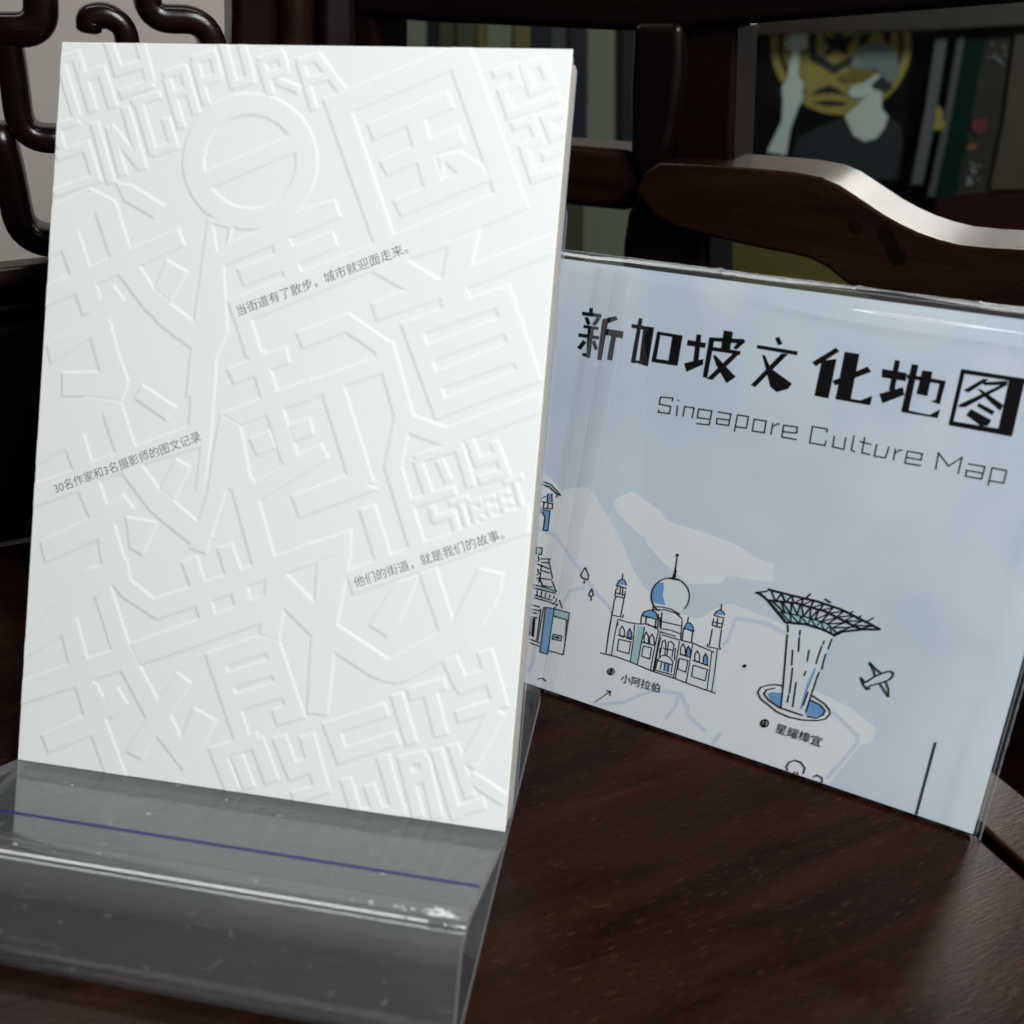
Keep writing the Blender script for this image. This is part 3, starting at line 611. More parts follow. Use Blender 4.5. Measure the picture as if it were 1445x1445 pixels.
# title characters, cut-paper shapes
TT = {'M1': [
 [(370, 378), (390, 382), (388, 408), (366, 404)], [(328, 400), (437, 414), (435, 436), (326, 421)], [(340, 432), (360, 430), (376, 470), (355, 478)], [(410, 432), (432, 440), (402, 482), (384, 472)], [(336, 475), (420, 487), (418, 505), (334, 493)],
 [(308, 522), (425, 540), (422, 559), (306, 543)], [(360, 480), (396, 485), (372, 665), (325, 648), (330, 635), (352, 635)], [(332, 560), (352, 575), (320, 617), (298, 605)], [(383, 572), (400, 560), (417, 610), (400, 622)],
 [(445, 442), (520, 425), (530, 446), (470, 468), (444, 466)], [(442, 445), (476, 450), (436, 676), (412, 672)], [(455, 496), (562, 512), (557, 553), (460, 532)], [(495, 520), (523, 525), (498, 678), (468, 672)],
 [(608, 470), (735, 490), (732, 512), (606, 492)], [(648, 436), (670, 440), (628, 693), (602, 689)], [(674, 490), (735, 492), (700, 712), (628, 688), (632, 674), (650, 680)],
 [(753, 512), (774, 515), (746, 682), (720, 680)], [(752, 512), (895, 535), (893, 554), (752, 530)], [(840, 530), (897, 537), (868, 708), (812, 700)], [(722, 664), (870, 684), (868, 708), (720, 685)],
 [(926, 560), (1030, 578), (1023, 607), (920, 592)], [(975, 528), (1003, 531), (985, 692), (955, 690)], [(905, 692), (1015, 668), (1012, 700), (918, 742)],
 [(1048, 545), (1078, 550), (1036, 777), (1010, 770)], [(1046, 545), (1245, 556), (1252, 572), (1230, 582), (1050, 566)], [(1130, 506), (1182, 515), (1165, 622), (1113, 612)], [(1068, 600), (1225, 624), (1222, 646), (1066, 622)],
 [(1222, 560), (1252, 572), (1200, 617), (1183, 605)], [(1200, 620), (1226, 632), (1065, 787), (1033, 780)], [(1068, 645), (1086, 650), (1120, 688), (1198, 770), (1145, 806), (1085, 700)]],
 'M2': [
 [(35, 470), (58, 462), (78, 502), (54, 512)], [(-66, 508), (165, 545), (160, 567), (-68, 528)], [(110, 560), (72, 556), (-102, 735), (-78, 748)], [(-38, 562), (-20, 570), (10, 640), (132, 728), (108, 758), (45, 776), (8, 745)],
 [(380, 524), (400, 545), (265, 631), (246, 606)], [(300, 598), (384, 588), (338, 812), (258, 796)], [(430, 547), (514, 560), (462, 826), (378, 816)], [(560, 631), (580, 661), (376, 739), (360, 712)], [(378, 800), (520, 822), (587, 796), (574, 851), (378, 816)],
 [(642, 644), (782, 668), (775, 714), (640, 692)], [(715, 594), (744, 599), (712, 770), (680, 765)], [(625, 786), (760, 747), (768, 792), (645, 839)],
 [(785, 675), (1002, 712), (998, 734), (780, 697)], [(810, 617), (848, 622), (790, 890), (750, 885)], [(870, 652), (928, 660), (898, 799), (836, 786)], [(972, 712), (1003, 716), (968, 847), (915, 826), (945, 820)], [(750, 870), (910, 905), (972, 872), (956, 923), (752, 889)],
 [(1090, 644), (1460, 701), (1458, 725), (1088, 669)], [(1090, 644), (1114, 650), (1042, 960), (1018, 958)], [(1022, 937), (1380, 995), (1375, 1028), (1018, 963)], [(1365, 690), (1452, 704), (1378, 1026), (1300, 985)],
 [(1215, 700), (1247, 705), (1130, 779), (1103, 765)], [(1210, 720), (1355, 711), (1350, 736), (1220, 737)], [(1325, 730), (1352, 735), (1110, 863), (1070, 859), (1080, 845)], [(1180, 755), (1205, 762), (1330, 850), (1310, 882), (1240, 820)],
 [(1190, 837), (1280, 885), (1265, 906), (1178, 855)], [(1145, 871), (1262, 935), (1240, 967), (1200, 967), (1118, 905)]]}
p = pr()
for t, L in TT.items():
    for q in L: p.fill(t, q)
p.build('title_print', M['black'], cmap)
p = pr()
for t, L in (('M1', ([(838, 910), (842, 890), (772, 884), (765, 925), (830, 937), (822, 978), (760, 970), (762, 955)], [(868, 932), (862, 992)], [(872, 898), (871, 908)], [(898, 996), (908, 938), (962, 945), (950, 1004)],
      [(1052, 1010), (980, 1000), (988, 952), (1062, 962), (1048, 1042), (976, 1034)], [(1095, 968), (1170, 980), (1158, 1045), (1088, 1035), (1092, 1005), (1162, 1015)], [(1190, 1080), (1208, 985), (1270, 995), (1258, 1060), (1198, 1052)],
      [(1302, 1010), (1370, 1020), (1360, 1086), (1292, 1076), (1302, 1010)])),
     ('M2', ([(12, 1018), (24, 950)], [(16, 975), (50, 955), (62, 958)], [(158, 1045), (74, 1030), (85, 963), (162, 974), (158, 1008), (80, 1000)], [(328, 1005), (332, 985), (248, 970), (232, 1062), (318, 1078), (324, 1050)],
      [(372, 1022), (362, 1085), (425, 1100)], [(438, 1030), (424, 1102)], [(484, 1020), (468, 1105), (490, 1115)], [(545, 1030), (528, 1118), (575, 1130)], [(515, 1055), (582, 1072)], [(612, 1070), (598, 1138), (660, 1148)], [(682, 1085), (660, 1150)],
      [(718, 1095), (706, 1162)], [(712, 1125), (742, 1103), (757, 1107)], [(862, 1192), (772, 1178), (786, 1110), (870, 1125), (862, 1160), (778, 1145)], [(945, 1215), (962, 1120), (1018, 1195), (1095, 1145), (1072, 1240)],
      [(1130, 1182), (1225, 1198), (1205, 1268), (1115, 1252), (1120, 1218), (1212, 1235)], [(1242, 1305), (1265, 1205), (1348, 1220), (1330, 1290), (1250, 1278)]))):
    for q in L: p.line(t, q, 6.2)
p.build('subtitle_print', M['lineink'], cmap)
# coloured fills of the drawings
p = pr()
p.fill('M4', [(252, 352), (480, 405), (400, 610), (330, 800), (270, 790), (222, 770)]); p.fill('M4', [(212, 672), (150, 680), (140, 705), (215, 765), (330, 815), (400, 822), (440, 800), (420, 760), (370, 725), (215, 676)])
p.fill('M3', [(828+104*math.cos(a), 808+102*math.sin(a)) for a in np.linspace(0, 6.28, 33)[:-1]])
p.fill('M3', [(500, 910), (560, 925), (540, 1150), (465, 1132)]); p.fill('M3', [(1050, 1090), (1110, 1105), (1085, 1350), (1040, 1335)]); p.fill('M3', [(530, 945), (640, 965), (770, 1000), (780, 900), (895, 935), (885, 1060), (1080, 1125), (1062, 1350), (500, 1145)])
build_each(p, 'white_print', M['lightfill'], cmap)
p = pr()
for q in ([(735, 760), (760, 732), (788, 728), (792, 760), (784, 800), (800, 858), (745, 850), (722, 830), (722, 790)], [(528, 742), (535, 720), (550, 712), (568, 718), (578, 745)], [(1080, 910), (1090, 892), (1110, 885), (1128, 895), (1135, 915)],
          [(670, 915), (680, 895), (715, 886), (745, 900), (755, 932)], [(906, 988), (920, 962), (940, 958), (958, 980), (958, 1003)], [(588, 1010), (600, 995), (608, 1015), (605, 1045), (585, 1038)], [(922, 1110), (932, 1095), (940, 1115), (935, 1152), (918, 1145)],
          [(1015, 1150), (1030, 1138), (1042, 1155), (1038, 1190), (1012, 1182)], [(795, 1190), (808, 1178), (825, 1195), (820, 1238), (790, 1230)]): p.fill('M3', q)
for q in ([(110, 925), (160, 935), (125, 1200), (75, 1188)], [(120, 240), (145, 238), (148, 290), (120, 288)], [(75, 335), (135, 340), (120, 462), (95, 460), (103, 375), (75, 350)]): p.fill('L', q)
for q in ([(150, 700), (175, 693), (228, 697), (222, 768), (175, 745)], [(362, 735), (420, 765), (437, 795), (405, 816), (338, 806)], [(385, 570), (395, 575), (345, 700), (325, 775), (312, 778), (345, 660)], [(308, 400), (316, 400), (312, 490), (303, 492)]): p.fill('M4', q)
build_each(p, 'blue_print', M['blue'], cmap)
p = pr()
p.fill('M3', [(640, 975), (680, 980), (640, 1197), (600, 1180)]); p.fill('L', [(160, 930), (250, 955), (240, 995), (155, 970)]); p.fill('L', [(92, 165), (140, 185), (190, 245), (140, 215), (90, 190)]); p.fill('L', [(55, 560), (85, 565), (82, 605), (52, 598)]); p.fill('L', [(35, 785), (170, 820), (170, 835), (35, 805)])
p.fill('M4', [(165, 240), (240, 262), (330, 290), (480, 370), (490, 395), (350, 350), (250, 338)]); p.fill('M4', [(225, 205), (250, 208), (262, 240), (235, 235)])
build_each(p, 'teal_print', M['teal'], cmap)
# line drawings: mosque, left buildings, trees
def lerp(c, t):
    L = [0]
    for i in range(len(c)-1): L.append(L[-1]+math.hypot(c[i+1][0]-c[i][0], c[i+1][1]-c[i][1]))
    d = t*L[-1]
    for i in range(len(c)-1):
        if d <= L[i+1] or i == len(c)-2:
            f = (d-L[i])/(L[i+1]-L[i]); return (c[i][0]+(c[i+1][0]-c[i][0])*f, c[i][1]+(c[i+1][1]-c[i][1])*f)
def wob(q, a=2.5):
    return [(x+random.uniform(-a, a), y+random.uniform(-a, a)) for x, y in q]
p = pr()
mos = [[(430, 1128), (520, 1150), (600, 1180), (720, 1230), (850, 1272), (960, 1315), (1085, 1358)], [(462, 1132), (478, 1020), (497, 915)], [(495, 1142), (510, 1040), (530, 935)], [(500, 905), (512, 830), (520, 812)], [(548, 920), (558, 860), (566, 815)],
       [(495, 898), (497, 915), (558, 928), (562, 912)], [(520, 770), (516, 806), (568, 818), (574, 775)], [(522, 790), (570, 800)], [(528, 748), (524, 772)], [(545, 748), (543, 800)], [(560, 755), (556, 805)], [(525, 742), (535, 720), (550, 712), (568, 718), (580, 748)], [(522, 745), (582, 765)], [(560, 678), (556, 712)],
       [(1120, 852), (1115, 885)], [(1078, 912), (1090, 892), (1110, 885), (1128, 895), (1137, 918)], [(1074, 915), (1135, 932)], [(1075, 932), (1066, 972), (1118, 988), (1128, 935)], [(1070, 955), (1124, 965)], [(1098, 930), (1092, 978)], [(1066, 992), (1058, 1040), (1050, 1085)], [(1118, 995), (1112, 1045), (1105, 1100)], [(1040, 1078), (1038, 1090), (1110, 1108), (1114, 1098)],
       [(1036, 1338), (1048, 1230), (1062, 1125)], [(1060, 1350), (1078, 1230), (1092, 1110)], [(535, 940), (590, 955), (640, 965)], [(640, 965), (700, 965), (765, 1000)], [(530, 955), (530, 975)], [(625, 970), (618, 1050), (600, 1180)], [(640, 1198), (660, 1090), (682, 982)],
       [(714, 1228), (738, 1110), (760, 1000)], [(728, 1232), (752, 1110), (772, 1005)], [(736, 1234), (760, 1100), (775, 1040)], [(845, 1272), (862, 1160), (880, 1062)], [(856, 1274), (872, 1165)], [(915, 1300), (935, 1190), (955, 1078)], [(728, 890), (732, 855)], [(728, 882), (800, 885), (860, 905), (895, 938)], [(735, 868), (780, 868), (830, 880), (885, 912)],
       [(782, 900), (776, 985)], [(895, 940), (886, 1052)], [(770, 925), (770, 990)], [(776, 950), (890, 975)], [(775, 990), (830, 1000), (885, 1022)], [(665, 915), (680, 895), (715, 886), (745, 900), (755, 932)], [(665, 915), (755, 938)], [(666, 920), (662, 962)], [(692, 925), (688, 965)], [(748, 938), (742, 990)], [(762, 905), (758, 985)],
       [(905, 990), (920, 962), (940, 958), (958, 980), (960, 1005)], [(903, 988), (962, 1006)], [(903, 992), (896, 1058)], [(955, 1006), (948, 1068)], [(930, 925), (926, 960)], [(885, 1055), (960, 1075), (1078, 1125)], [(700, 970), (760, 985)], [(780, 1025), (880, 1055)], [(770, 1010), (860, 1035)],
       [(535, 1050), (603, 1066), (594, 1132), (526, 1114), (535, 1050)], [(674, 1090), (722, 1102), (712, 1162), (664, 1146), (674, 1090)], [(878, 1160), (927, 1172), (915, 1237), (868, 1220), (878, 1160)], [(957, 1198), (1037, 1222), (1024, 1287), (947, 1262), (957, 1198)],
       [(530, 1025), (610, 1045)], [(660, 1065), (735, 1085)], [(880, 1135), (940, 1155)], [(955, 1170), (1045, 1200)], [(770, 1140), (785, 1062), (797, 1058), (805, 1080), (795, 1145)], [(808, 1140), (818, 1068), (832, 1062), (848, 1080), (838, 1155)], [(785, 1100), (845, 1115)],
       [(745, 1222), (755, 1165), (775, 1145), (795, 1140), (825, 1155), (842, 1180), (832, 1242)], [(750, 1170), (838, 1195)], [(770, 1225), (778, 1180)], [(790, 1230), (798, 1185)], [(812, 1240), (820, 1192)], [(735, 1225), (840, 1255)], [(765, 1150), (772, 1100)], [(850, 1170), (858, 1100)]]
for x, y in ((556, 1010), (597, 1025), (692, 1045), (724, 1056), (900, 1112), (931, 1124), (980, 1150), (1027, 1166)):
    mos.append([(x-14, y+22), (x-12, y-14), (x, y-34), (x+13, y-10), (x+12, y+30)]); mos.append([(x-14, y+22), (x+12, y+30)])
for q in mos: p.line('M3', wob(q, 1.5), 5.2)
p.line('M3', [(828+108*math.cos(a), 808+104*math.sin(a)) for a in np.linspace(-4.05, .75, 26)], 6)
p.line('M3', [(855, 700), (858, 640)], 7); p.line('M3', [(860, 640), (868, 575)], 5)
for x, y in ((868, 575), (857, 668), (852, 685), (848, 700)): p.fill('M3', [(x+9*math.cos(a), y+9*math.sin(a)) for a in np.linspace(0, 5.5, 8)])
p.line('M3', [(820, 705), (880, 715)], 8)
p.build('mosque_drawing', M['lineink'], cmap)
p = pr()
L_ = [[(92, 165), (140, 185), (200, 250)], [(88, 185), (130, 200), (180, 245), (172, 262)], [(200, 250), (170, 240)], [(80, 270), (110, 255)], [(78, 285), (150, 300), (148, 330), (78, 325)], [(100, 290), (96, 328)], [(125, 295), (120, 330)], [(122, 240), (118, 290)], [(146, 240), (148, 290)], [(74, 335), (135, 342), (122, 462), (95, 458), (104, 380), (90, 352), (74, 350)],
      [(55, 560), (88, 565), (84, 605), (52, 600), (55, 560)], [(60, 608), (70, 640), (50, 650)], [(80, 630), (135, 632), (125, 650)], [(82, 650), (130, 655), (150, 750)], [(60, 660), (130, 690)], [(60, 690), (70, 720), (50, 730)], [(85, 665), (80, 700), (135, 715)], [(80, 710), (75, 745), (145, 755)], [(50, 745), (70, 745), (68, 775)], [(75, 750), (90, 790), (150, 800)], [(145, 760), (175, 830)],
      [(35, 785), (100, 800), (170, 825)], [(35, 805), (100, 820), (172, 838)], [(35, 845), (150, 880)], [(35, 862), (150, 895)], [(60, 820), (56, 850)], [(85, 825), (82, 855)], [(110, 832), (106, 862)], [(135, 842), (132, 868)], [(160, 850), (158, 870)], [(175, 865), (172, 885), (150, 900), (180, 905), (160, 925)], [(190, 875), (210, 930)], [(25, 905), (75, 920)], [(25, 930), (75, 942)], [(25, 950), (60, 960)],
      [(20, 975), (60, 985)], [(100, 915), (90, 960), (60, 1130)], [(80, 930), (55, 1120)], [(108, 920), (75, 1190), (118, 1200), (160, 930), (108, 920)], [(162, 930), (252, 955), (215, 1205), (128, 1180)], [(155, 972), (240, 998)], [(235, 990), (225, 1120)], [(155, 1082), (205, 1092), (200, 1122), (150, 1112), (155, 1082)], [(10, 1110), (75, 1135)], [(10, 1130), (75, 1155)], [(25, 985), (10, 1090)], [(45, 985), (35, 1100)],
      [(345, 682), (318, 728), (328, 745), (362, 755), (368, 730), (345, 682)], [(342, 758), (340, 782)], [(385, 808), (368, 845), (380, 858), (396, 850), (385, 808)], [(383, 860), (382, 882)], [(60, 1352), (90, 1345), (110, 1365)]]
for q in L_: p.line('L', wob(q, 1), 5)
p.fill('L', [(20, 985), (45, 990), (35, 1095), (10, 1090)]); p.fill('L', [(162, 1092), (192, 1098), (190, 1112), (160, 1105)])
p.build('temple_drawing', M['lineink'], cmap); p = pr(); p.line('M3', [(400, 1408), (490, 1345)], 4); p.line('M3', [(468, 1342), (490, 1345), (486, 1370)], 5)
p.build('arrow_drawing', M['lineink'], cmap); p = pr(); p.fill('M3', [(1250+10*math.cos(a), 1202+10*math.sin(a)) for a in np.linspace(0, 5.5, 9)])
p.build('dot_drawing', M['lineink'], cmap)
p = pr()
c1 = [(155, 180), (250, 205), (400, 240), (520, 280), (620, 330), (715, 380)]; c2 = [(160, 235), (300, 250), (440, 290), (540, 340), (620, 380)]; c3 = [(215, 292), (350, 320), (450, 350), (500, 400)]; c4 = [(245, 345), (350, 355), (430, 380), (490, 412)]
for c, wd in ((c1, 8), (c2, 8), (c3, 5), (c4, 10), ([(95, 195), (120, 205), (155, 235), (200, 290), (245, 345)], 8), ([(95, 197), (155, 190)], 6), ([(485, 412), (530, 390), (620, 380), (715, 380)], 8)): p.line('M4', c, wd)
for (ca, cb, n) in ((c1, c2, 11), (c2, c3, 10)):
    for i in range(n):
        a = lerp(ca, (i+.3)/n); b = lerp(cb, (i+.85)/n); c = lerp(ca, min(1, (i+1.3)/n)); p.line('M4', wob([a, b, c], 3), 5.5)
for i in range(6): p.line('M4', wob([lerp(c3, i/6), lerp(c4, (i+.6)/6), lerp(c3, (i+1)/6)], 2), 4)
for q in ([(340, 232), (368, 202)], [(438, 228), (470, 248)], [(600, 330), (620, 310)], [(640, 345), (682, 322)], [(560, 300), (580, 290)]): p.line('M4', q, 6)
jl = [[(254, 355), (256, 395)], [(252, 405), (240, 560), (234, 640), (220, 770)], [(475, 425), (455, 480)], [(445, 500), (430, 545), (425, 580)], [(412, 590), (400, 620), (345, 790)], [(316, 382), (314, 410)], [(312, 420), (308, 490)], [(277, 480), (279, 500), (273, 560)], [(278, 570), (270, 640), (262, 700)], [(362, 482), (350, 540)], [(437, 435), (430, 455)], [(425, 460), (408, 510), (395, 552)],
      [(345, 588), (335, 612)], [(297, 642), (285, 720), (278, 765)], [(260, 705), (252, 745)], [(355, 690), (330, 760)], [(232, 660), (200, 655), (160, 656), (120, 668), (106, 692), (120, 725), (200, 788), (260, 815), (330, 830), (400, 832), (440, 825), (466, 800), (462, 778), (440, 750), (375, 708)],
      [(190, 672), (150, 680), (135, 700), (160, 732), (215, 768), (330, 808)], [(350, 812), (400, 820), (430, 805), (440, 785), (415, 755), (370, 732)]]
for q in jl: p.line('M4', wob(q, 1), 5)
p.build('tower_drawing', M['lineink'], cmap)
p = pr()
for q in ([(660, 543), (680, 580), (690, 612)], [(660, 543), (690, 575), (722, 600)], [(640, 645), (690, 612), (745, 590), (768, 588), (780, 598), (775, 615), (760, 630), (720, 645), (665, 660)], [(712, 648), (735, 685), (755, 713), (755, 675), (742, 640)], [(640, 645), (618, 620), (630, 655), (650, 678), (660, 675), (656, 660)]): p.line('M4', q, 6)
p.build('aeroplane_drawing', M['lineink'], cmap); p = pr()
for q in ([(255, 1082), (248, 1062), (262, 1040), (290, 1030), (318, 1040), (340, 1068), (332, 1098)], [(288, 1085), (286, 1115)], [(303, 1088), (303, 1118)], [(382, 1112), (400, 1104), (425, 1118), (425, 1138), (410, 1150), (395, 1132)], [(400, 1140), (405, 1155)]): p.line('M4', q, 5)
p.build('tree_drawing', M['lineink'], cmap); p = pr(); p.line('M4', [(990, 940), (885, 1332)], 7)
p.build('black_rule_print', M['lineink'], cmap); p = pr(); p.fill('M4', [(40+8*math.cos(a), 561+8*math.sin(a)) for a in np.linspace(0, 5.5, 9)])
p.build('dot_drawing', M['lineink'], cmap)
p = pr()
p.fill('M3', [(494+21*math.cos(a), 1233+21*math.sin(a)) for a in np.linspace(0, 6.1, 20)]); p.fill('M4', [(140+21*math.cos(a), 846+21*math.sin(a)) for a in np.linspace(0, 6.1, 20)])
build_each(p, 'number_disc', M['black'], cmap)
lv = p.w
q = tp('M3', [(478, 1240), (506, 1250)]); text_mesh('number_print', '13', MP, q[0], q[1], lv+.000006, M['digit'], cmap)
q = tp('M4', [(127, 852), (151, 860)]); text_mesh('number_print', '19', MP, q[0], q[1], lv+.000006, M['digit'], cmap)
text_mesh('caption_print', '小阿拉伯', MP, (876.5, 962.5), (931, 977.5), lv, M['lineink'], cmap)
text_mesh('caption_print', '星耀樟宜', MP, (1094.5, 1033), (1158.5, 1054), lv, M['lineink'], cmap)

# sleeve
sl = empty('clear_plastic_sleeve', (float(mo[0]), float(mo[1]), 0), 'clear glossy plastic sleeve wrapped around the pale blue map, with welded edges', 'plastic sleeve')
def film(name, wfun, u0, u1, v0, v1, nu, nv, mat):
    V = [MP.P(u0+(u1-u0)*i/nu, v0+(v1-v0)*j/nv, wfun(u0+(u1-u0)*i/nu, v0+(v1-v0)*j/nv)) for j in range(nv+1) for i in range(nu+1)]
    Fs = [[j*(nu+1)+i, j*(nu+1)+i+1, (j+1)*(nu+1)+i+1, (j+1)*(nu+1)+i] for j in range(nv) for i in range(nu)]
    return mesh(name, V, Fs, mat, sl, True)
US, UE, VS, VE = -MW-.003, .0022, -.0000, MH+.0030
def edge(u, v):
    d = min(u-US, UE-u, v-VS+.0012, VE-v); t = min(1, max(0, d/.0048)); return math.sin(t*math.pi/2)
def fw(u, v):
    r = .00012*math.sin(u*110+v*30)+.00005*math.sin(v*160-u*90+1)+.00002*math.sin(v*500+u*210)
    k = min(1, max(0, (u+.085)/.03)); top = (.0002+.0014*k)*math.exp(-((v-MH+.0045+.03*(u+.04)*(1-k))/.0013)**2)*(1+.07*math.sin(u*75)+.03*math.sin(u*160+1))
    rgt = .0003*math.exp(-((u+.004)/.002)**2)*(1+.6*math.sin(v*90))
    return -.0014 + edge(u, v)*(.0026+r) + top + rgt
film('front_film', fw, US, UE, VS, VE, 220, 420, M['film'])
film('back_film', lambda u, v: -.0016 - edge(u, v)*.0022 + .0001*math.sin(u*300), US, UE, VS, VE, 60, 60, M['film'])
# doubled strip where the sleeve film overlaps, near its left side
ua, ub = MP.uv(852, 380)[0], MP.uv(893, 386)[0]
film('film_overlap', lambda u, v: fw(u, v)+.00025, ua, (ua+ub)/2-.0003, .001, MH, 8, 120, M['film_strip'])
film('film_overlap', lambda u, v: fw(u, v)+.0003, (ua+ub)/2+.0012, ub+.001, .001, MH, 8, 120, M['film_strip'])
# welded seam lines with small nicks
def seam(u0, v0, u1, v1, n, r=.00022, wz=-.0011):
    V, Fs = [], []
    for i in range(n+1):
        t = i/n; u, v = u0+(u1-u0)*t, v0+(v1-v0)*t; k = random.uniform(.6, 1.3)*r*(2.2 if random.random() < .03 else 1)
        du, dv = (0, 1) if abs(u1-u0) > abs(v1-v0) else (1, 0)
        jit = random.uniform(-.00004, .00004)
        for a in range(5):
            q = a*2*math.pi/5; V.append(MP.P(u+du*(k*math.cos(q)+jit), v+dv*(k*math.cos(q)+jit), wz+k*math.sin(q)))
    for i in range(n):
        for a in range(5): Fs.append([i*5+a, i*5+(a+1) % 5, i*5+5+(a+1) % 5, i*5+5+a])
    return mesh('welded_seam', V, Fs, M['seam'], sl, True)
M['seam'] = clear('welded_film', (.75, .76, .78), .12, .16, 1.5)
for q_ in (ua, (ua+ub)/2-.0003, (ua+ub)/2+.0012, ub+.001): seam(q_, .001, q_, MH, 60, .00004, .00145)
seam(US, VE-.0002, UE, VE-.0002, 160); seam(US, VE-.0016, UE, VE-.0014, 120, .00014); seam(UE-.0002, VS, UE-.0002, VE, 110); seam(UE-.0014, VS, UE-.0015, VE, 110, .00014); seam(US, VS+.0003, UE, VS+.0003, 120, .00014)

# ------------------------------------------------------------------ behind the chair
def far(o_, ang): return Plane(o_, (math.cos(rad(ang)), math.sin(rad(ang)), 0), (0, 0, 1))
def fpx(name, pl, tile, pts, th, mat, parent=None, w0=0, bevel=0):
    return prism(name, pl, [pl.uv(*q) for q in tp(tile, pts)], w0, w0-th, mat, parent, bevel)
wallm = plain('cream_wall_paint', (.82, .735, .66), .9, .2, bump=.2, bscale=60, var=.04)
W3 = far((0, 1.5, 0), 10)
o = fpx('wall', W3, 'F', [(-900, -900), (2300, -1500), (2300, 1100), (-900, 1500)], .1, wallm); tag(o, kind='structure')
o = box('floor', -4, 4, -3, 3, -.50, -.45, plain('dark_floor', (.008, .006, .005), .6, .2, var=.2)); tag(o, kind='structure')
# low bookcase glimpsed through the chair back
DW = plain('dark_cabinet_wood', (.014, .008, .006), .4, .4, var=.3, vscale=20)
cab = far((.1, 1.0, 0), 0)
bc = empty('bookcase', tuple(cab.P(*cab.uv(720, 330))), 'dark bookcase full of pale binders, seen through the chair back beside the white book', 'bookcase')
fpx('back_board', cab, 'F', [(505, -120), (1012, -120), (1012, 520), (505, 520)], .02, DW, bc, -.09)
fpx('side_panel', cab, 'F', [(500, -120), (522, -120), (522, 520), (500, 520)], .09, DW, bc, -.002)
fpx('shelf', cab, 'F', [(500, 228), (1012, 236), (1012, 275), (500, 265)], .09, DW, bc, 0)
def bkm(i, c): return plain('binder_paper_%s' % i, tuple(q*(.85 if i == 'sage' else .5) for q in c), .6, .3, var=.08, vscale=15)
cols = {'sage': (.15, .18, .12), 'olive': (.09, .10, .055), 'dark': (.012, .014, .02), 'navy': (.02, .024, .045), 'mustard': (.20, .17, .06), 'brown': (.10, .06, .03), 'grey': (.08, .095, .085)}
bms = {k: bkm(k, c) for k, c in cols.items()}
row = [(524, 597, 'sage', 'wide sage green binder at the left end of the upper shelf'), (599, 611, 'dark', 'thin black binder beside the wide sage green binder'), (613, 640, 'olive', 'olive binder just right of the thin black one'),
       (641, 668, 'olive', 'olive binder left of the mustard striped spine'), (669, 680, 'mustard', 'thin mustard binder between olive and grey ones'), (681, 722, 'sage', 'dull sage green binder in the middle of the shelf above the white book'),
       (723, 746, 'mustard', 'mustard yellow binder left of the navy ones'), (747, 772, 'navy', 'navy binder right of the mustard yellow one'), (773, 800, 'grey', 'grey binder above the top right corner of the white book'),
       (801, 825, 'navy', 'navy binder left of the tall sage green one'), (826, 866, 'sage', 'tall sage green binder seen between the white book and the corner post'), (867, 874, 'brown', 'thin brown binder on the right side of the tall sage green one'), (875, 900, 'dark', 'black binder against the corner post')]
for i, (a, b, c, lb) in enumerate(row):
    o = fpx('binder', cab, 'F', [(a, -70), (b, -70), (b-1.2, 228), (a-1.2, 228)], .06, bms[c], None, -.012-.004*(i % 3), .0015)
    tag(o, lb, 'binder', 'binders on the upper shelf of the bookcase')
for i, (a, b, c, lb) in enumerate([(700, 818, 'olive', 'olive box file on the lower shelf right behind the page edges of the book'), (820, 896, 'sage', 'sage green box file on the lower shelf above the left end of the map')]):
    o = fpx('box_file', cab, 'F', [(a, 288), (b, 292), (b, 500), (a, 500)], .07, bms[c], None, -.012, .0015); tag(o, lb, 'box file', 'box files on the lower shelf')
# glass cabinet with the gold emblem poster
gc = far((.45, 1.02, 0), -6)
gb = empty('glass_cabinet', tuple(gc.P(*gc.uv(1230, 330))), 'dark glass fronted cabinet behind the curved arm rail, holding a gold emblem poster', 'cabinet')
BL = plain('black_cabinet_back', (.003, .003, .0035), .6, .1)
fpx('back_board', gc, 'F', [(1012, -80), (1660, -110), (1660, 560), (1012, 560)], .02, BL, gb, -.1)
fpx('top_frame', gc, 'F', [(1012, 22), (1460, -8), (1600, -20), (1600, 26), (1445, 36), (1290, 44), (1060, 50), (1012, 52)], .03, plain('olive_brown_frame', (.022, .017, .009), .45, .3, var=.4, vscale=30), gb, .01, .002)
fpx('bottom_board', gc, 'F', [(1320, 284), (1660, 254), (1660, 420), (1320, 420)], .05, plain('maroon_board', (.022, .001, .002), .6, .15), gb, .0, .002)
fpx('lower_panel', gc, 'F', [(1000, 340), (1290, 340), (1290, 520), (1000, 520)], .03, plain('olive_panel', (.075, .07, .012), .5, .4, var=.35, vscale=12), gb, .002)
em_p = empty('emblem_poster', tuple(gc.P(*gc.uv(1180, 260), -.06)), 'black poster with gold star emblem and pale figure in a cap, inside the glass cabinet', 'poster')
PW = -.06
fpx('poster_sheet', gc, 'F', [(1034, -60), (1300, -70), (1288, 420), (1028, 420)], .002, plain('poster_black', (.002, .002, .003), .6, .1), em_p, PW)
GP = Plane(gc.P(0, 0, 0), gc.u, gc.v)
gold = plain('gold_print', (.30, .245, .05), .5, .4, var=.12, vscale=25); blk = plain('poster_black_print', (.006, .008, .011), .5, .4)
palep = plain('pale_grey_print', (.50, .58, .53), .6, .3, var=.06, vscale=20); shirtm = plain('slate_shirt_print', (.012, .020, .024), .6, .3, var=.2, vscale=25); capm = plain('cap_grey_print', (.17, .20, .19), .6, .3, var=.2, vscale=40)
def flat(name, mat, w, polys):
    q = Print(GP, w)
    for t, a in polys: q.face(tp(t, a), 2e-5)
    q.build(name, mat, em_p)
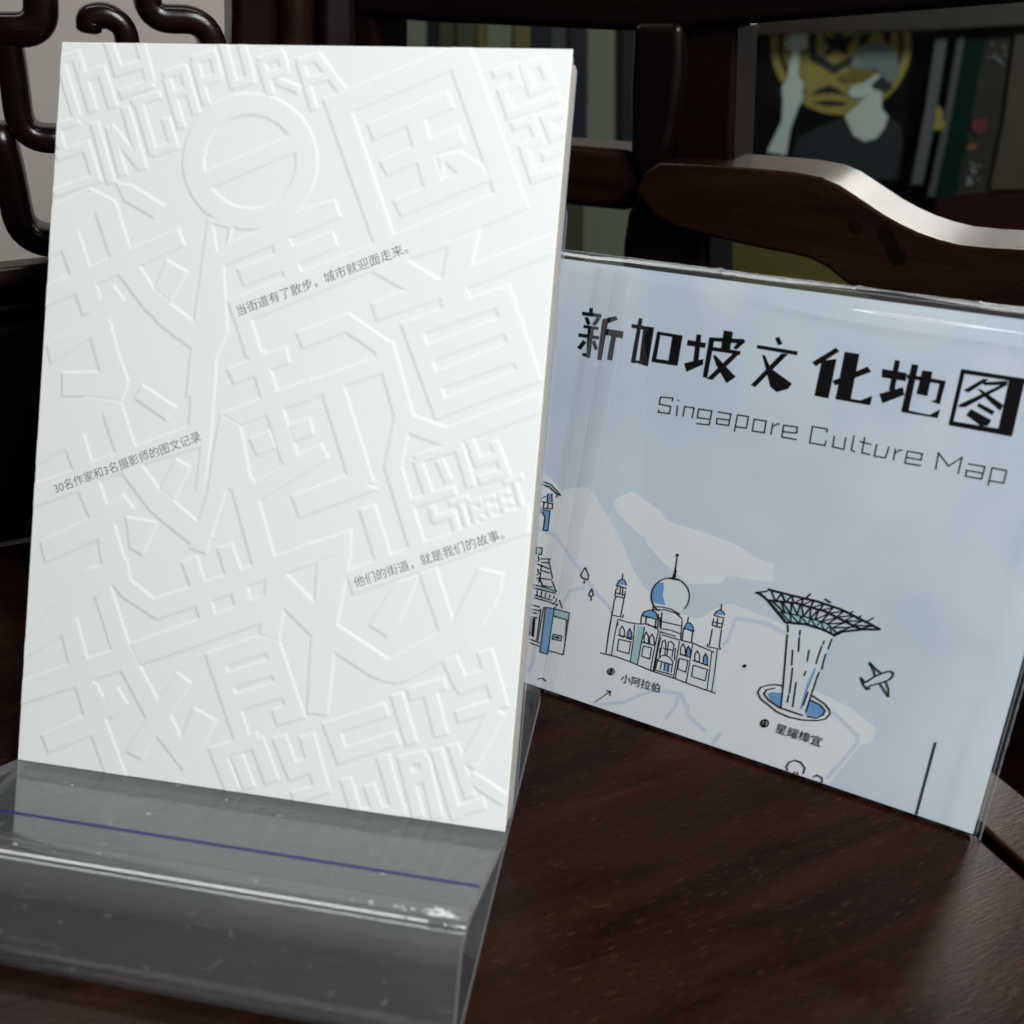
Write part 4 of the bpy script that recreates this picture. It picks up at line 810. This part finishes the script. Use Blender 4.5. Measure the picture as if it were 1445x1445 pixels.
def circ(x, y, rx, ry, a0=0, a1=2*math.pi, n=40): return [(x+rx*math.cos(a), y+ry*math.sin(a)) for a in np.linspace(a0, a1, n, endpoint=False)]
ex, ey = 765, 215
flat('gold_disc', gold, PW+.001, [('K', circ(ex, ey, 628, 632))])
def ringp(r0, r1, a0, a1): return [(ex+r1*math.cos(a), ey+r1*math.sin(a)) for a in np.linspace(a0, a1, 22)]+[(ex+r0*math.cos(a), ey+r0*math.sin(a)) for a in np.linspace(a1, a0, 22)]
flat('black_ornament', blk, PW+.0015, [('K', ringp(520, 555, 2.2, 3.9)), ('K', ringp(520, 555, -.8, .8)), ('K', [(480, -200), (540, -200), (545, 290), (705, 400), (705, 480), (490, 360)]), ('K', [(930, -200), (990, -200), (960, 330), (705, 482), (705, 400), (925, 290)]),
   ('K', [(590, 140), (700, 160), (740, 40), (790, 150), (910, 140), (815, 220), (830, 330), (720, 258), (600, 345), (660, 225)]),
   ('K', [(490, 665), (560, 620), (660, 580), (740, 615), (820, 670), (720, 655), (600, 655)]), ('K', [(500, 735), (620, 715), (720, 720), (850, 740), (760, 765), (620, 765)]),
   ('K', [(1120, 60), (1220, 60), (1200, 200), (1160, 200)]), ('K', [(960, 60), (1040, 60), (1010, 190), (950, 210)])])
flat('shirt_print', shirtm, PW+.003, [('K', [(300, 1320), (380, 1050), (560, 960), (800, 860), (900, 1000), (1100, 1000), (1190, 860), (1290, 930), (1320, 1100), (1290, 1420), (280, 1420)])])
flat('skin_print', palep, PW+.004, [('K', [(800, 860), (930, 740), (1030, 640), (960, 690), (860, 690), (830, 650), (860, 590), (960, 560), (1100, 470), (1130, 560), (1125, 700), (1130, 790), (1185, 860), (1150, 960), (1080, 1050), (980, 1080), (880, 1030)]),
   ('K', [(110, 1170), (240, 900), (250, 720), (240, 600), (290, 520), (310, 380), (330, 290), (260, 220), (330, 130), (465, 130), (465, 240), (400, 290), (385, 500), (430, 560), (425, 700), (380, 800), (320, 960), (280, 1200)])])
flat('hair_print', plain('dark_hair_print', (.03, .035, .03), .7, .2), PW+.0045, [('K', [(1050, 560), (1130, 500), (1220, 550), (1225, 600), (1180, 640), (1110, 630), (1035, 600)])])
flat('brim_print', plain('olive_brim_print', (.17, .135, .03), .6, .2), PW+.0055, [('K', [(760, 490), (860, 455), (1000, 440), (1090, 462), (1040, 505), (930, 535), (830, 555), (770, 540)])])
flat('cap_print', capm, PW+.005, [('K', [(850, 400), (900, 260), (1000, 200), (1140, 200), (1240, 280), (1280, 400), (1260, 520), (1200, 560), (1130, 500), (1080, 440), (930, 440), (850, 430)])])
fpx('upright_bar', gc, 'V', [(190, 100), (258, 100), (160, 740), (95, 1060), (30, 1060), (110, 640)], .006, plain('grey_metal_bar', (.10, .115, .12), .4, .5, var=.3, vscale=20), gb, -.02)
fpx('upright_bar', gc, 'V', [(320, 100), (362, 100), (240, 780), (165, 1130), (125, 1130), (215, 700)], .006, plain('grey_metal_strip', (.07, .085, .085), .4, .5), gb, -.02)
fpx('green_glass_edge', gc, 'V', [(362, 100), (492, 100), (360, 740), (275, 1200), (170, 1160), (242, 780)], .006, plain('dark_green_glass', (.003, .022, .014), .2, .5), gb, -.022)
fpx('display_card', gc, 'V', [(492, 100), (700, 100), (700, 1100), (290, 1130), (360, 760)], .004, plain('brown_card', (.030, .024, .014), .6, .3, var=.35, vscale=15), gb, -.024)
fpx('door_stile', gc, 'V', [(640, 100), (900, 100), (880, 1080), (480, 1085), (560, 700)], .004, plain('tan_stile', (.075, .052, .034), .5, .3, var=.3, vscale=25), gb, -.016)
fpx('gold_figure', gc, 'V', [(165, 640), (190, 605), (212, 640), (208, 690), (228, 700), (215, 745), (150, 748), (158, 700), (170, 690)], .003, gold, gb, -.018)
fpx('red_flower', gc, 'V', [(375, 720), (390, 680), (420, 690), (455, 675), (468, 710), (440, 770), (410, 775), (380, 755)], .004, plain('red_paint', (.12, .012, .01), .5), gb, -.019)
fpx('yellow_flower', gc, 'V', [(345, 850), (375, 820), (412, 835), (400, 860), (350, 870)], .004, plain('orange_paint', (.16, .07, .01), .5), gb, -.019)
V, Fs = [], []
for k in range(26):
    if k < 12: x, y = random.uniform(475, 580), random.uniform(150, 380)
    else: x, y = random.uniform(345, 430), random.uniform(930, 1060)
    r = random.uniform(6, 16); k0 = len(V)
    for j in range(7): V.append(gc.P(*gc.uv(*tp('V', [(x+r*math.cos(j*.9), y+r*math.sin(j*.9))])[0]), -.0205+k*1e-5))
    Fs.append(list(range(k0, k0+7)))
o = mesh('pale_dot', V, Fs, capm, gb); o['kind'] = 'stuff'
GLM = clear('cabinet_glass', (.93, .95, .94), .02, .0005, 1.3)
fpx('glass_pane', gc, 'F', [(1012, 40), (1660, 0), (1660, 300), (1012, 345)], .003, GLM, gb, .004)
